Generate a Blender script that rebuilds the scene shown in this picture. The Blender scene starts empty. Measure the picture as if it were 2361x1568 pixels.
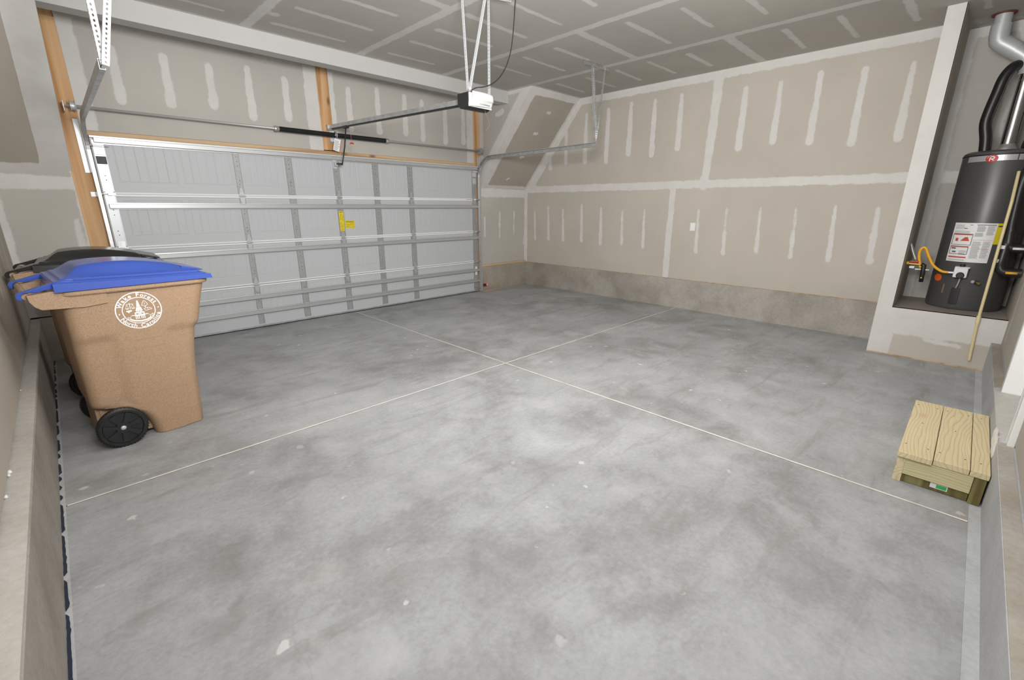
import bpy, math, random
from mathutils import Vector, Matrix, noise
random.seed(7)
SC = bpy.context.scene
COL = SC.collection

# ------------------------------------------------------------------ camera, light, exposure
CAM = Vector((0.26294, 0.30664, 1.49143))
YAW, PITCH, ROLL = math.radians(-44.834), math.radians(-16.550), math.radians(0.1146)
FPX = 1035.53
F = Vector((-math.sin(YAW) * math.cos(PITCH), math.cos(YAW) * math.cos(PITCH), math.sin(PITCH)))
R0 = Vector((math.cos(YAW), math.sin(YAW), 0)); U0 = R0.cross(F)
RR = R0 * math.cos(ROLL) + U0 * math.sin(ROLL); UU = -R0 * math.sin(ROLL) + U0 * math.cos(ROLL)
cd = bpy.data.cameras.new('camera'); cam = bpy.data.objects.new('camera', cd); COL.objects.link(cam)
cd.sensor_width = 36.0; cd.lens = FPX * 36.0 / 2361.0; cd.clip_start = 0.02; cd.clip_end = 60
M = Matrix.Identity(4)
for i in range(3):
    M[i][0] = RR[i]; M[i][1] = UU[i]; M[i][2] = -F[i]; M[i][3] = CAM[i]
cam.matrix_world = M
SC.camera = cam
SC.view_settings.view_transform = 'Standard'; SC.view_settings.look = 'None'
SC.view_settings.gamma = 1.0; SC.view_settings.use_curve_mapping = False
SC.view_settings.exposure = 0.40
SC.cycles.use_denoising = True
SC.cycles.max_bounces = 10; SC.cycles.diffuse_bounces = 6; SC.cycles.glossy_bounces = 4
w = bpy.data.worlds.new('world'); SC.world = w; w.use_nodes = True
w.node_tree.nodes['Background'].inputs[0].default_value = (0.75, 0.82, 0.9, 1)
w.node_tree.nodes['Background'].inputs[1].default_value = 0.6

def area(name, loc, target, size, power, color, size_y=None):
    l = bpy.data.lights.new(name, 'AREA'); l.energy = power; l.color = color
    l.shape = 'RECTANGLE'; l.size = size; l.size_y = size_y or size
    o = bpy.data.objects.new(name, l); COL.objects.link(o)
    o.location = loc
    o.rotation_euler = (Vector(target) - Vector(loc)).to_track_quat('-Z', 'Y').to_euler()
    return o
# the photographer's flash: a large soft source beside and above the camera
area('flash_light', (0.62, 0.62, 2.25), (4.3, 4.3, 1.6), 0.8, 62, (0.985, 0.99, 1.0), 0.8)
# the same flash thrown up at the ceiling, out of the picture
area('bounce_light', (1.15, 1.15, 2.25), (2.7, 2.7, 3.25), 0.7, 118, (1.0, 0.985, 0.96))
# added fill light below the ceiling, with no fixture, outside the picture
area('ceiling_fill_light', (3.6, 1.5, 3.10), (4.4, 3.0, 0.0), 1.2, 30, (1.0, 0.955, 0.89))

# ------------------------------------------------------------------ room numbers (metres)
D, FW = 6.5128, 6.543           # door plane, drywall face of the door wall
W, H = 6.8358, 3.1941
XL, XR, HD = 0.6824, 5.5627, 2.144
CURB_L, CURB_R, CURB_B = 0.4408, 0.4372, 0.2791
LW, BW = -0.065, -0.0645        # drywall faces of the left and back walls
XCL, XC = 0.505, 5.6728         # sides of the recess over the door
YT, Z1 = 5.3396, 1.8098         # where the slopes meet ceiling and wall
YB, ZB = 5.8383, 3.0243         # beam
WC, Y2, Y3, ZP = 6.2586, 0.8888, 0.7626, 0.5015   # heater closet
XCB = 7.26

# ------------------------------------------------------------------ helpers
class MB:
    def __init__(s): s.v = []; s.f = []; s.m = []; s.mi = 0
    def add(s, vs, fs):
        n = len(s.v); s.v += [tuple(p) for p in vs]; s.f += [tuple(n + i for i in f) for f in fs]
        s.m += [s.mi] * len(fs); return s
    def box(s, a, b, R=None, c=None):
        (x0, y0, z0), (x1, y1, z1) = a, b
        vs = [(x0,y0,z0),(x1,y0,z0),(x1,y1,z0),(x0,y1,z0),(x0,y0,z1),(x1,y0,z1),(x1,y1,z1),(x0,y1,z1)]
        if R is not None:
            c = Vector(c); vs = [R @ (Vector(p) - c) + c for p in vs]
        return s.add(vs, [(0,3,2,1),(4,5,6,7),(0,1,5,4),(1,2,6,5),(2,3,7,6),(3,0,4,7)])
    def bar(s, p, q, wd, hd, up=(0,0,1)):
        p, q = Vector(p), Vector(q); t = (q - p).normalized()
        a = t.cross(Vector(up))
        a = a.normalized() if a.length > 1e-4 else Vector((1, 0, 0))
        b = a.cross(t).normalized(); a *= wd / 2; b *= hd / 2
        vs = [p-a-b, p+a-b, p+a+b, p-a+b, q-a-b, q+a-b, q+a+b, q-a+b]
        return s.add(vs, [(0,1,2,3),(4,7,6,5),(0,4,5,1),(1,5,6,2),(2,6,7,3),(3,7,4,0)])
    def tube(s, pts, r, n=12, cap=True, smooth_pts=0):
        pts = [Vector(p) for p in pts]
        if smooth_pts:
            pts = catmull(pts, smooth_pts)
        rs = r if isinstance(r, (list, tuple)) else [r] * len(pts)
        t = (pts[1] - pts[0]).normalized()
        a = t.orthogonal().normalized(); vs = []
        for i, p in enumerate(pts):
            t2 = ((pts[min(i+1, len(pts)-1)] - pts[max(i-1, 0)])).normalized()
            a = (a - t2 * a.dot(t2)).normalized(); b = t2.cross(a)
            for k in range(n):
                an = 2 * math.pi * k / n
                vs.append(p + (a * math.cos(an) + b * math.sin(an)) * rs[i])
        fs = []
        for i in range(len(pts) - 1):
            for k in range(n):
                k2 = (k + 1) % n
                fs.append((i*n+k, i*n+k2, (i+1)*n+k2, (i+1)*n+k))
        if cap:
            fs.append(tuple(range(n))[::-1]); fs.append(tuple((len(pts)-1)*n + k for k in range(n)))
        return s.add(vs, fs)
    def cyl(s, p, q, r, n=24): return s.tube([p, q], r, n)
    def lathe(s, prof, c, axis=(0,0,1), n=32, cap=True):
        ax = Vector(axis).normalized(); a = ax.orthogonal().normalized(); b = ax.cross(a); c = Vector(c); vs = []
        for (r, h) in prof:
            for k in range(n):
                an = 2 * math.pi * k / n
                vs.append(c + ax * h + (a * math.cos(an) + b * math.sin(an)) * max(r, 1e-5))
        fs = []
        for i in range(len(prof) - 1):
            for k in range(n):
                k2 = (k + 1) % n
                fs.append((i*n+k, i*n+k2, (i+1)*n+k2, (i+1)*n+k))
        if cap:
            fs.append(tuple(range(n))[::-1]); fs.append(tuple((len(prof)-1)*n + k for k in range(n)))
        return s.add(vs, fs)
    def prism(s, poly, e, o=(0,0,0), u=(1,0,0), v=(0,0,1)):
        # polygon in the (u, v) plane at o, extruded by vector e
        o, u, v, e = Vector(o), Vector(u), Vector(v), Vector(e); n = len(poly)
        vs = [o + u*a + v*b for a, b in poly]; vs += [p + e for p in vs]
        fs = [tuple(range(n))[::-1], tuple(range(n, 2*n))]
        fs += [(i, (i+1) % n, n + (i+1) % n, n + i) for i in range(n)]
        return s.add(vs, fs)
    def sweep(s, pts, prof, side, closed=True):
        # profile (a along side, b along the other normal) swept along pts
        pts = [Vector(p) for p in pts]; side = Vector(side); n = len(prof); vs = []
        for i, p in enumerate(pts):
            t = (pts[min(i+1, len(pts)-1)] - pts[max(i-1, 0)]).normalized()
            nb = side.cross(t).normalized()
            for a, b in prof: vs.append(p + side * a + nb * b)
        fs = []
        for i in range(len(pts) - 1):
            for k in range(n if closed else n - 1):
                k2 = (k + 1) % n
                fs.append((i*n+k, i*n+k2, (i+1)*n+k2, (i+1)*n+k))
        if closed:
            fs.append(tuple(range(n))[::-1]); fs.append(tuple((len(pts)-1)*n+k for k in range(n)))
        return s.add(vs, fs)
    def grid(s, us, vs_, fn):
        n = len(us); pts = [fn(u, v) for v in vs_ for u in us]
        fs = [(j*n+i, j*n+i+1, (j+1)*n+i+1, (j+1)*n+i) for j in range(len(vs_)-1) for i in range(n-1)]
        return s.add(pts, fs)
    def build(s, name, mat, parent=None, smooth=False, bevel=0, kind=None, auto=None):
        me = bpy.data.meshes.new(name)
        o = bpy.data.objects.new(name, me); COL.objects.link(o)
        org = Vector((0, 0, 0))
        if parent is not None:
            o.parent = parent; org = ORG[parent.name]
        ORG[o.name] = org
        me.from_pydata([tuple(Vector(p) - org) for p in s.v], [], s.f)
        for mt in (mat if isinstance(mat, (list, tuple)) else [mat]): me.materials.append(mt)
        if isinstance(mat, (list, tuple)): me.polygons.foreach_set('material_index', s.m)
        me.update()
        import bmesh
        bm = bmesh.new(); bm.from_mesh(me); bmesh.ops.recalc_face_normals(bm, faces=bm.faces)
        bm.to_mesh(me); bm.free()
        if smooth:
            me.shade_smooth()
            if auto is not None: me.set_sharp_from_angle(angle=math.radians(auto))
        if bevel:
            m = o.modifiers.new('bevel', 'BEVEL'); m.width = bevel; m.segments = 2; m.limit_method = 'ANGLE'
        if kind: o['kind'] = kind
        return o
ORG = {}
def catmull(P, k):
    out = []
    for i in range(len(P) - 1):
        p0 = P[max(i-1, 0)]; p1 = P[i]; p2 = P[i+1]; p3 = P[min(i+2, len(P)-1)]
        for j in range(k):
            t = j / k
            out.append(0.5 * ((2*p1) + (p2-p0)*t + (2*p0-5*p1+4*p2-p3)*t*t + (3*p1-p0-3*p2+p3)*t*t*t))
    out.append(P[-1]); return out
def thing(name, loc, label, cat, group=None, rz=0):
    o = bpy.data.objects.new(name, None); COL.objects.link(o); o.location = loc; o.rotation_euler = (0, 0, rz)
    o.empty_display_size = 0.1
    o['label'] = label; o['category'] = cat
    if group: o['group'] = group
    ORG[o.name] = Vector(loc); return o
def tag(o, label, cat, group=None):
    o['label'] = label; o['category'] = cat
    if group: o['group'] = group
    return o
def struct(o): o['kind'] = 'structure'; return o
def ss(a, b, x):
    t = min(1, max(0, (x - a) / (b - a))); return t * t * (3 - 2 * t)

# ------------------------------------------------------------------ materials
def srgb(r, g, b):
    f = lambda c: (c / 255 / 12.92) if c <= 10.3 else ((c / 255 + 0.055) / 1.055) ** 2.4
    return (f(r), f(g), f(b), 1)
def mat(name, col, rough=0.6, metal=0.0, spec=0.5):
    m = bpy.data.materials.new(name); m.use_nodes = True
    b = m.node_tree.nodes['Principled BSDF']
    b.inputs['Base Color'].default_value = col if len(col) == 4 else (*col, 1)
    b.inputs['Roughness'].default_value = rough; b.inputs['Metallic'].default_value = metal
    b.inputs['Specular IOR Level'].default_value = spec
    return m
class NT:
    def __init__(s, m): s.t = m.node_tree; s.b = s.t.nodes['Principled BSDF']
    def n(s, ty, **kw):
        x = s.t.nodes.new(ty)
        for k, v in kw.items():
            if k in x.inputs and not hasattr(x, k): x.inputs[k].default_value = v
            elif hasattr(x, k): setattr(x, k, v)
            else: x.inputs[k].default_value = v
        return x
    def l(s, a, b): s.t.links.new(a, b)
    def coord(s, sc=(1,1,1)):
        c = s.n('ShaderNodeTexCoord'); m = s.n('ShaderNodeMapping'); m.inputs['Scale'].default_value = sc
        s.l(c.outputs['Object'], m.inputs['Vector']); return m.outputs[0]
    def noise(s, vec, scale, detail=4, rough=0.55, dist=0):
        x = s.n('ShaderNodeTexNoise'); x.inputs['Scale'].default_value = scale; x.inputs['Detail'].default_value = detail
        x.inputs['Roughness'].default_value = rough; x.inputs['Distortion'].default_value = dist
        s.l(vec, x.inputs['Vector']); return x.outputs['Fac']
    def ramp(s, fac, stops):
        x = s.n('ShaderNodeValToRGB'); e = x.color_ramp.elements
        e[0].position = stops[0][0]; e[0].color = stops[0][1]; e[1].position = stops[-1][0]; e[1].color = stops[-1][1]
        for p, c in stops[1:-1]: k = e.new(p); k.color = c
        s.l(fac, x.inputs[0]); return x.outputs[0]
    def mix(s, fac, a, b, mode='MIX'):
        x = s.n('ShaderNodeMix', data_type='RGBA', blend_type=mode)
        for i, v in ((0, fac), (6, a), (7, b)):
            if hasattr(v, 'is_output') or isinstance(v, bpy.types.NodeSocket): s.l(v, x.inputs[i])
            else: x.inputs[i].default_value = v
        return x.outputs[2]
    def math(s, op, a, b=0.0):
        x = s.n('ShaderNodeMath', operation=op)
        for i, v in ((0, a), (1, b)):
            if isinstance(v, bpy.types.NodeSocket): s.l(v, x.inputs[i])
            else: x.inputs[i].default_value = v
        return x.outputs[0]
    def maprange(s, v, a, b, c=0, d=1):
        x = s.n('ShaderNodeMapRange'); s.l(v, x.inputs[0])
        for i, q in enumerate((a, b, c, d)): x.inputs[i+1].default_value = q
        return x.outputs[0]
    def bump(s, h, strength=0.2, dist=0.01):
        x = s.n('ShaderNodeBump'); x.inputs['Strength'].default_value = strength; x.inputs['Distance'].default_value = dist
        s.l(h, x.inputs['Height']); s.l(x.outputs[0], s.b.inputs['Normal'])
    def col(s, c): s.l(c, s.b.inputs['Base Color'])

PAPER, MUD = (0.50, 0.462, 0.408, 1), (0.675, 0.67, 0.65, 1)
def drywall_mat(name, paper=PAPER, mud=MUD):
    m = mat(name, PAPER, 0.85, spec=0.25); n = NT(m); v = n.coord()
    at = n.n('ShaderNodeAttribute', attribute_name='mud')
    e = n.math('ADD', at.outputs['Fac'], n.math('MULTIPLY', n.math('SUBTRACT', n.noise(v, 9, 5, 0.65), 0.5), 0.055))
    e = n.math('ADD', e, n.math('MULTIPLY', n.math('SUBTRACT', n.noise(v, 45, 3), 0.5), 0.012))
    fac = n.maprange(e, -0.008, 0.006, 1, 0)
    thin = n.maprange(n.noise(v, 5, 4), 0.3, 0.75, 0.72, 1.0)
    fac = n.math('MULTIPLY', fac, thin)
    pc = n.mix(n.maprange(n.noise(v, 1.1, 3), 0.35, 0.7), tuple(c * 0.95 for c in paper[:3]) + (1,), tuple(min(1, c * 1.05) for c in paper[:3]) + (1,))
    spk = n.maprange(n.noise(v, 60, 1, 0.3), 0.80, 0.83)
    pc = n.mix(n.math('MULTIPLY', spk, 0.5), pc, mud)
    mc = n.mix(n.noise(v, 14, 4), tuple(c * 0.95 for c in mud[:3]) + (1,), mud)
    n.col(n.mix(fac, pc, mc)); n.bump(n.noise(v, 160, 3), 0.05, 0.002)
    return m
M_DRY = drywall_mat('drywall')
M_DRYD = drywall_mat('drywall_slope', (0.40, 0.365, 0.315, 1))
M_DRYF = drywall_mat('drywall_front', (0.48, 0.46, 0.425, 1))
M_CEIL = drywall_mat('drywall_ceiling', (0.45, 0.43, 0.395, 1), (0.66, 0.65, 0.635, 1))

def concrete(name, base, dark, light, warm=None, floor=False, rough=0.65):
    m = mat(name, base, rough, spec=0.35); n = NT(m); v = n.coord()
    a = n.noise(v, 0.9, 6, 0.6, 0.6); b = n.noise(v, 3.2, 6, 0.62, 0.4); c = n.noise(v, 40, 5, 0.7)
    k = n.ramp(n.math('ADD', n.math('MULTIPLY', a, 0.6), n.math('MULTIPLY', b, 0.4)),
               [(0.36, dark), (0.50, base), (0.64, light)])
    k = n.mix(0.35, k, n.ramp(c, [(0.3, (0.35,0.35,0.35,1)), (0.7, (0.65,0.65,0.65,1))]), 'OVERLAY')
    if warm:
        k = n.mix(n.maprange(n.noise(v, 0.75, 4, 0.6, 1.2), 0.56, 0.74, 0, 0.6), k, warm)
    if floor:
        # long trowel smears and lighter rubbed patches
        sm = n.noise(n.coord((1.0, 5.0, 1)), 1.4, 5, 0.6, 0.8)
        k = n.mix(n.maprange(sm, 0.53, 0.70, 0, 0.55), k, (0.25, 0.245, 0.235, 1))
        k = n.mix(n.maprange(n.noise(v, 2.1, 6, 0.68, 0.3), 0.53, 0.70, 0, 0.55), k, (0.50, 0.512, 0.525, 1))
        # splashed pale spots
        vo = n.n('ShaderNodeTexVoronoi', feature='F1'); vo.inputs['Scale'].default_value = 7.0; vo.inputs['Randomness'].default_value = 1
        wv = n.n('ShaderNodeVectorMath', operation='ADD'); nz = n.n('ShaderNodeTexNoise'); nz.inputs['Scale'].default_value = 22
        sc = n.n('ShaderNodeVectorMath', operation='SCALE'); sc.inputs['Scale'].default_value = 0.05
        n.l(v, nz.inputs['Vector']); n.l(nz.outputs['Color'], sc.inputs[0]); n.l(v, wv.inputs[0]); n.l(sc.outputs[0], wv.inputs[1])
        n.l(wv.outputs[0], vo.inputs['Vector'])
        rad = n.n('ShaderNodeSeparateColor'); n.l(vo.outputs['Color'], rad.inputs[0])
        th = n.maprange(rad.outputs[0], 0.40, 1.0, 0.0, 0.16)
        spot = n.maprange(n.math('SUBTRACT', vo.outputs['Distance'], th), -0.04, 0.02, 0.65, 0)
        area_m = n.maprange(n.noise(v, 0.55, 2), 0.40, 0.52)
        k = n.mix(n.math('MULTIPLY', spot, area_m), k, (0.68, 0.69, 0.69, 1))
        # faint reddish-brown stains
        k = n.mix(n.maprange(n.noise(v, 1.7, 5, 0.6, 0.5), 0.64, 0.76, 0, 0.35), k, (0.34, 0.28, 0.21, 1))
        # hairline cracks
        wc = n.n('ShaderNodeTexVoronoi', feature='DISTANCE_TO_EDGE'); wc.inputs['Scale'].default_value = 0.30
        w2 = n.n('ShaderNodeVectorMath', operation='ADD'); s2 = n.n('ShaderNodeVectorMath', operation='SCALE'); s2.inputs['Scale'].default_value = 0.6
        n2 = n.n('ShaderNodeTexNoise'); n2.inputs['Scale'].default_value = 1.6; n2.inputs['Detail'].default_value = 6
        n.l(v, n2.inputs['Vector']); n.l(n2.outputs['Color'], s2.inputs[0]); n.l(v, w2.inputs[0]); n.l(s2.outputs[0], w2.inputs[1]); n.l(w2.outputs[0], wc.inputs['Vector'])
        k = n.mix(n.maprange(wc.outputs['Distance'], 0.0005, 0.0018, 0.14, 0), k, (0.22, 0.21, 0.2, 1))
        n.l(n.maprange(b, 0.35, 0.7, 0.5, 0.75), n.b.inputs['Roughness'])
    n.col(k); n.bump(n.math('ADD', n.math('MULTIPLY', b, 0.6), n.math('MULTIPLY', c, 0.2)), 0.25, 0.008)
    return m
M_FLOOR = concrete('floor_concrete', (0.355,0.366,0.378,1), (0.245,0.247,0.248,1), (0.435,0.448,0.465,1), floor=True)
M_CURB = concrete('stem_wall_concrete', (0.36,0.335,0.30,1), (0.27,0.245,0.21,1), (0.45,0.43,0.40,1), (0.33,0.26,0.17,1))
M_CURBD = concrete('stained_concrete', (0.34,0.30,0.25,1), (0.26,0.23,0.19,1), (0.40,0.37,0.33,1), (0.34,0.25,0.15,1))
M_CURBL = concrete('pale_concrete', (0.50,0.485,0.455,1), (0.43,0.415,0.385,1), (0.57,0.555,0.53,1))
M_CURBG = concrete('grey_concrete', (0.46,0.475,0.485,1), (0.38,0.39,0.40,1), (0.54,0.55,0.56,1))
M_JOINT = mat('joint_filler', (0.66, 0.63, 0.55), 0.8); n_ = NT(M_JOINT); n_.col(n_.ramp(n_.noise(n_.coord(), 6, 4), [(0.30, (0.56,0.55,0.50,1)), (0.55, (0.78,0.76,0.68,1))]))
M_DARK = mat('dark_gap', (0.03, 0.03, 0.032), 0.8)
M_TAR = mat('tar_sealant', (0.02, 0.03, 0.055), 0.35)

def wood(name, base, dark, light, scale=1.0, axis=0, knots=True, ring=9.0, rough=0.65, vary=0.0):
    m = mat(name, base, rough, spec=0.3); n = NT(m)
    st = [7.0, 7.0, 7.0]; st[axis] = 0.30
    v = n.coord(tuple(s * scale for s in st))
    oi = n.n('ShaderNodeObjectInfo'); ad = n.n('ShaderNodeVectorMath', operation='ADD'); sv = n.n('ShaderNodeVectorMath', operation='SCALE')
    sv.inputs[0].default_value = (3.1, 5.7, 2.3); n.l(n.math('MULTIPLY', oi.outputs['Random'], 7.0), sv.inputs['Scale'])
    n.l(v, ad.inputs[0]); n.l(sv.outputs[0], ad.inputs[1]); v = ad.outputs[0]
    g = n.noise(v, 1.0, 2, 0.4, 0.25)
    gr = n.math('FRACT', n.math('MULTIPLY', g, ring))
    gr = n.math('ABSOLUTE', n.math('SUBTRACT', gr, 0.5))
    c = n.ramp(gr, [(0.02, dark), (0.22, base), (0.5, light)])
    st2 = [60.0, 60.0, 60.0]; st2[axis] = 2.0
    fine = n.noise(n.coord(tuple(st2)), 1.0, 2)
    c = n.mix(0.25, c, n.ramp(fine, [(0.3, (0.4,0.4,0.4,1)), (0.7, (0.6,0.6,0.6,1))]), 'OVERLAY')
    if knots:
        vo = n.n('ShaderNodeTexVoronoi', feature='F1'); vo.inputs['Scale'].default_value = 1.0
        st3 = [7.0, 7.0, 7.0]; st3[axis] = 2.6
        n.l(n.coord(tuple(st3)), vo.inputs['Vector'])
        sp = n.n('ShaderNodeSeparateColor'); n.l(vo.outputs['Color'], sp.inputs[0])
        kk = n.math('MULTIPLY', n.maprange(vo.outputs['Distance'], 0.06, 0.17, 1, 0), n.maprange(sp.outputs[0], 0.45, 0.5))
        c = n.mix(n.math('MULTIPLY', kk, 0.8), c, (dark[0]*0.35, dark[1]*0.3, dark[2]*0.3, 1))
    n.col(c); n.bump(fine, 0.12, 0.002)
    return m
M_STUD = wood('framing_lumber', (0.58,0.34,0.165,1), (0.46,0.24,0.10,1), (0.66,0.42,0.23,1), 1.0, 2, ring=4)
M_STUDX = wood('framing_lumber_level', (0.56,0.38,0.22,1), (0.44,0.27,0.14,1), (0.62,0.45,0.28,1), 1.0, 0, ring=4)
def board(name, base, dark, light, along, cross, freq=24.0):
    m = mat(name, base, 0.6, spec=0.3); n = NT(m)
    sc = [6.0, 6.0, 6.0]; sc[along] = 1.3
    oi = n.n('ShaderNodeObjectInfo'); ad = n.n('ShaderNodeVectorMath', operation='ADD'); sv = n.n('ShaderNodeVectorMath', operation='SCALE')
    sv.inputs[0].default_value = (3.1, 5.7, 2.3); n.l(n.math('MULTIPLY', oi.outputs['Random'], 9.0), sv.inputs['Scale'])
    n.l(n.coord(tuple(sc)), ad.inputs[0]); n.l(sv.outputs[0], ad.inputs[1]); v = ad.outputs[0]
    sx = n.n('ShaderNodeSeparateXYZ'); n.l(n.coord(), sx.inputs[0])
    g = n.math('ADD', n.math('MULTIPLY', sx.outputs[cross], freq), n.math('MULTIPLY', n.noise(v, 1.0, 2, 0.4, 0.1), 5.0))
    gr = n.math('FRACT', n.math('MULTIPLY', g, 2.2))
    c = n.ramp(gr, [(0.0, base), (0.55, light), (0.82, base), (0.93, dark), (1.0, base)])
    st2 = [90.0, 90.0, 90.0]; st2[along] = 3.0
    fine = n.noise(n.coord(tuple(st2)), 1.0, 2)
    c = n.mix(0.3, c, n.ramp(fine, [(0.3, (0.4,0.4,0.4,1)), (0.7, (0.6,0.6,0.6,1))]), 'OVERLAY')
    vo = n.n('ShaderNodeTexVoronoi', feature='F1'); vo.inputs['Scale'].default_value = 1.0
    s3 = [11.0, 11.0, 11.0]; s3[along] = 4.5
    n.l(n.coord(tuple(s3)), vo.inputs['Vector']); sp = n.n('ShaderNodeSeparateColor'); n.l(vo.outputs['Color'], sp.inputs[0])
    sel = n.maprange(sp.outputs[0], 0.80, 0.82)
    c = n.mix(n.math('MULTIPLY', n.maprange(vo.outputs['Distance'], 0.10, 0.34, 0.6, 0), sel), c, (0.60, 0.34, 0.18, 1))
    c = n.mix(n.math('MULTIPLY', n.maprange(vo.outputs['Distance'], 0.05, 0.11, 0.9, 0), sel), c, (0.16, 0.09, 0.05, 1))
    n.col(c); n.bump(fine, 0.12, 0.002); return m
M_PT = board('treated_pine', (0.64,0.54,0.335,1), (0.52,0.38,0.20,1), (0.68,0.59,0.385,1), 0, 1)
M_PTG = board('treated_pine_greenish', (0.56,0.50,0.29,1), (0.44,0.37,0.19,1), (0.61,0.56,0.34,1), 1, 2, 34.0)
M_PTO = wood('treated_pine_olive', (0.21,0.18,0.07,1), (0.13,0.10,0.035,1), (0.27,0.24,0.10,1), 1.5, 2, ring=5)
M_GALV = mat('galvanised_steel', (0.42, 0.435, 0.44), 0.38, 0.7)
n_ = NT(M_GALV); n_.col(n_.ramp(n_.noise(n_.coord(), 14, 3), [(0.3, (0.42,0.43,0.435,1)), (0.7, (0.60,0.61,0.62,1))]))
M_GALVB = mat('bright_galvanised_steel', (0.58, 0.60, 0.615), 0.42, 0.3)
M_GALVW = mat('pale_galvanised_steel', (0.50, 0.51, 0.515), 0.38, 0.5)
M_STILE = mat('stile_steel', (0.36, 0.375, 0.385), 0.45, 0.3)
n_ = NT(M_STILE); n_.col(n_.ramp(n_.noise(n_.coord(), 60, 3), [(0.3, (0.31,0.32,0.325,1)), (0.7, (0.40,0.41,0.415,1))]))
M_DOOR = mat('painted_door_steel', (0.485, 0.505, 0.525), 0.5)
n_ = NT(M_DOOR); n_.bump(n_.noise(n_.coord(), 220, 2), 0.12, 0.0008)
M_DOORW = mat('white_door_edge', (0.76, 0.765, 0.765), 0.4)
M_BLACK = mat('black_plastic', (0.016, 0.017, 0.018), 0.42)
M_BLACKM = mat('black_spring_steel', (0.02, 0.02, 0.022), 0.5, 0.3)
M_WHITE = mat('white_plastic', (0.80, 0.80, 0.79), 0.35)
M_LENS = mat('translucent_white_lens', (0.68, 0.68, 0.67), 0.28)
M_TRIM = mat('white_gloss_paint', (0.84, 0.85, 0.85), 0.3)
M_SHAFT = mat('plain_steel_shaft', (0.50, 0.50, 0.49), 0.4, 0.3)
M_RED = mat('red_plastic', (0.50, 0.03, 0.02), 0.4)
M_LED = mat('red_led', (0.9, 0.02, 0.02), 0.4)
b_ = M_LED.node_tree.nodes['Principled BSDF']; b_.inputs['Emission Color'].default_value = (1, 0.03, 0.03, 1); b_.inputs['Emission Strength'].default_value = 4
M_YEL = mat('yellow_label', (0.72, 0.58, 0.02), 0.45)
M_YELT = mat('yellow_gas_tube', (0.85, 0.42, 0.02), 0.4)
M_PRINT = mat('dark_print', (0.06, 0.06, 0.065), 0.6)
M_PRINTG = mat('grey_print', (0.33, 0.34, 0.36), 0.6)
M_PRINTR = mat('red_print', (0.55, 0.08, 0.06), 0.6)
M_ORANGE = mat('orange_print', (0.85, 0.13, 0.02), 0.5)
M_GREEN = mat('green_print', (0.05, 0.42, 0.12), 0.5)
M_PAPERW = mat('white_label', (0.80, 0.80, 0.80), 0.5)
M_HEAT = mat('heater_enamel', (0.075, 0.075, 0.076), 0.36)
n_ = NT(M_HEAT); n_.bump(n_.noise(n_.coord(), 90, 2), 0.05, 0.001)
M_HEATD = mat('dark_heater_parts', (0.018, 0.018, 0.02), 0.45)
M_SILVER = mat('silver_band', (0.45, 0.45, 0.46), 0.35, 0.3)
M_VENT = mat('vent_pipe_steel', (0.62, 0.64, 0.66), 0.16, 1.0)
M_FOAM = mat('black_foam_insulation', (0.014, 0.014, 0.015), 0.38)
M_CPVC = mat('cream_plastic_pipe', (0.70, 0.60, 0.34), 0.4)
M_BRASS = mat('brass', (0.70, 0.48, 0.16), 0.3, 0.9)
M_SHELF = concrete('platform_board', (0.34,0.30,0.265,1), (0.29,0.255,0.225,1), (0.40,0.36,0.32,1))
M_BLUE = mat('blue_plastic', (0.045, 0.095, 0.42), 0.22)
M_BLK2 = mat('dark_lid_plastic', (0.022, 0.024, 0.024), 0.22)
M_TAN = mat('speckled_tan_plastic', (0.44, 0.27, 0.15), 0.55)
n_ = NT(M_TAN); vv = n_.coord()
n_.col(n_.mix(0.5, n_.ramp(n_.noise(vv, 330, 2, 0.6), [(0.32, (0.23,0.145,0.09,1)), (0.52, (0.40,0.265,0.165,1)), (0.7, (0.54,0.385,0.26,1))]),
              n_.ramp(n_.noise(vv, 150, 2, 0.7), [(0.36, (0.28,0.18,0.11,1)), (0.55, (0.42,0.28,0.175,1))])))
M_SAND = mat('sandy_dirt', (0.42, 0.33, 0.22), 0.9)
M_GROUND = mat('driveway_gravel', (0.3, 0.3, 0.3), 0.9)

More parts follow.
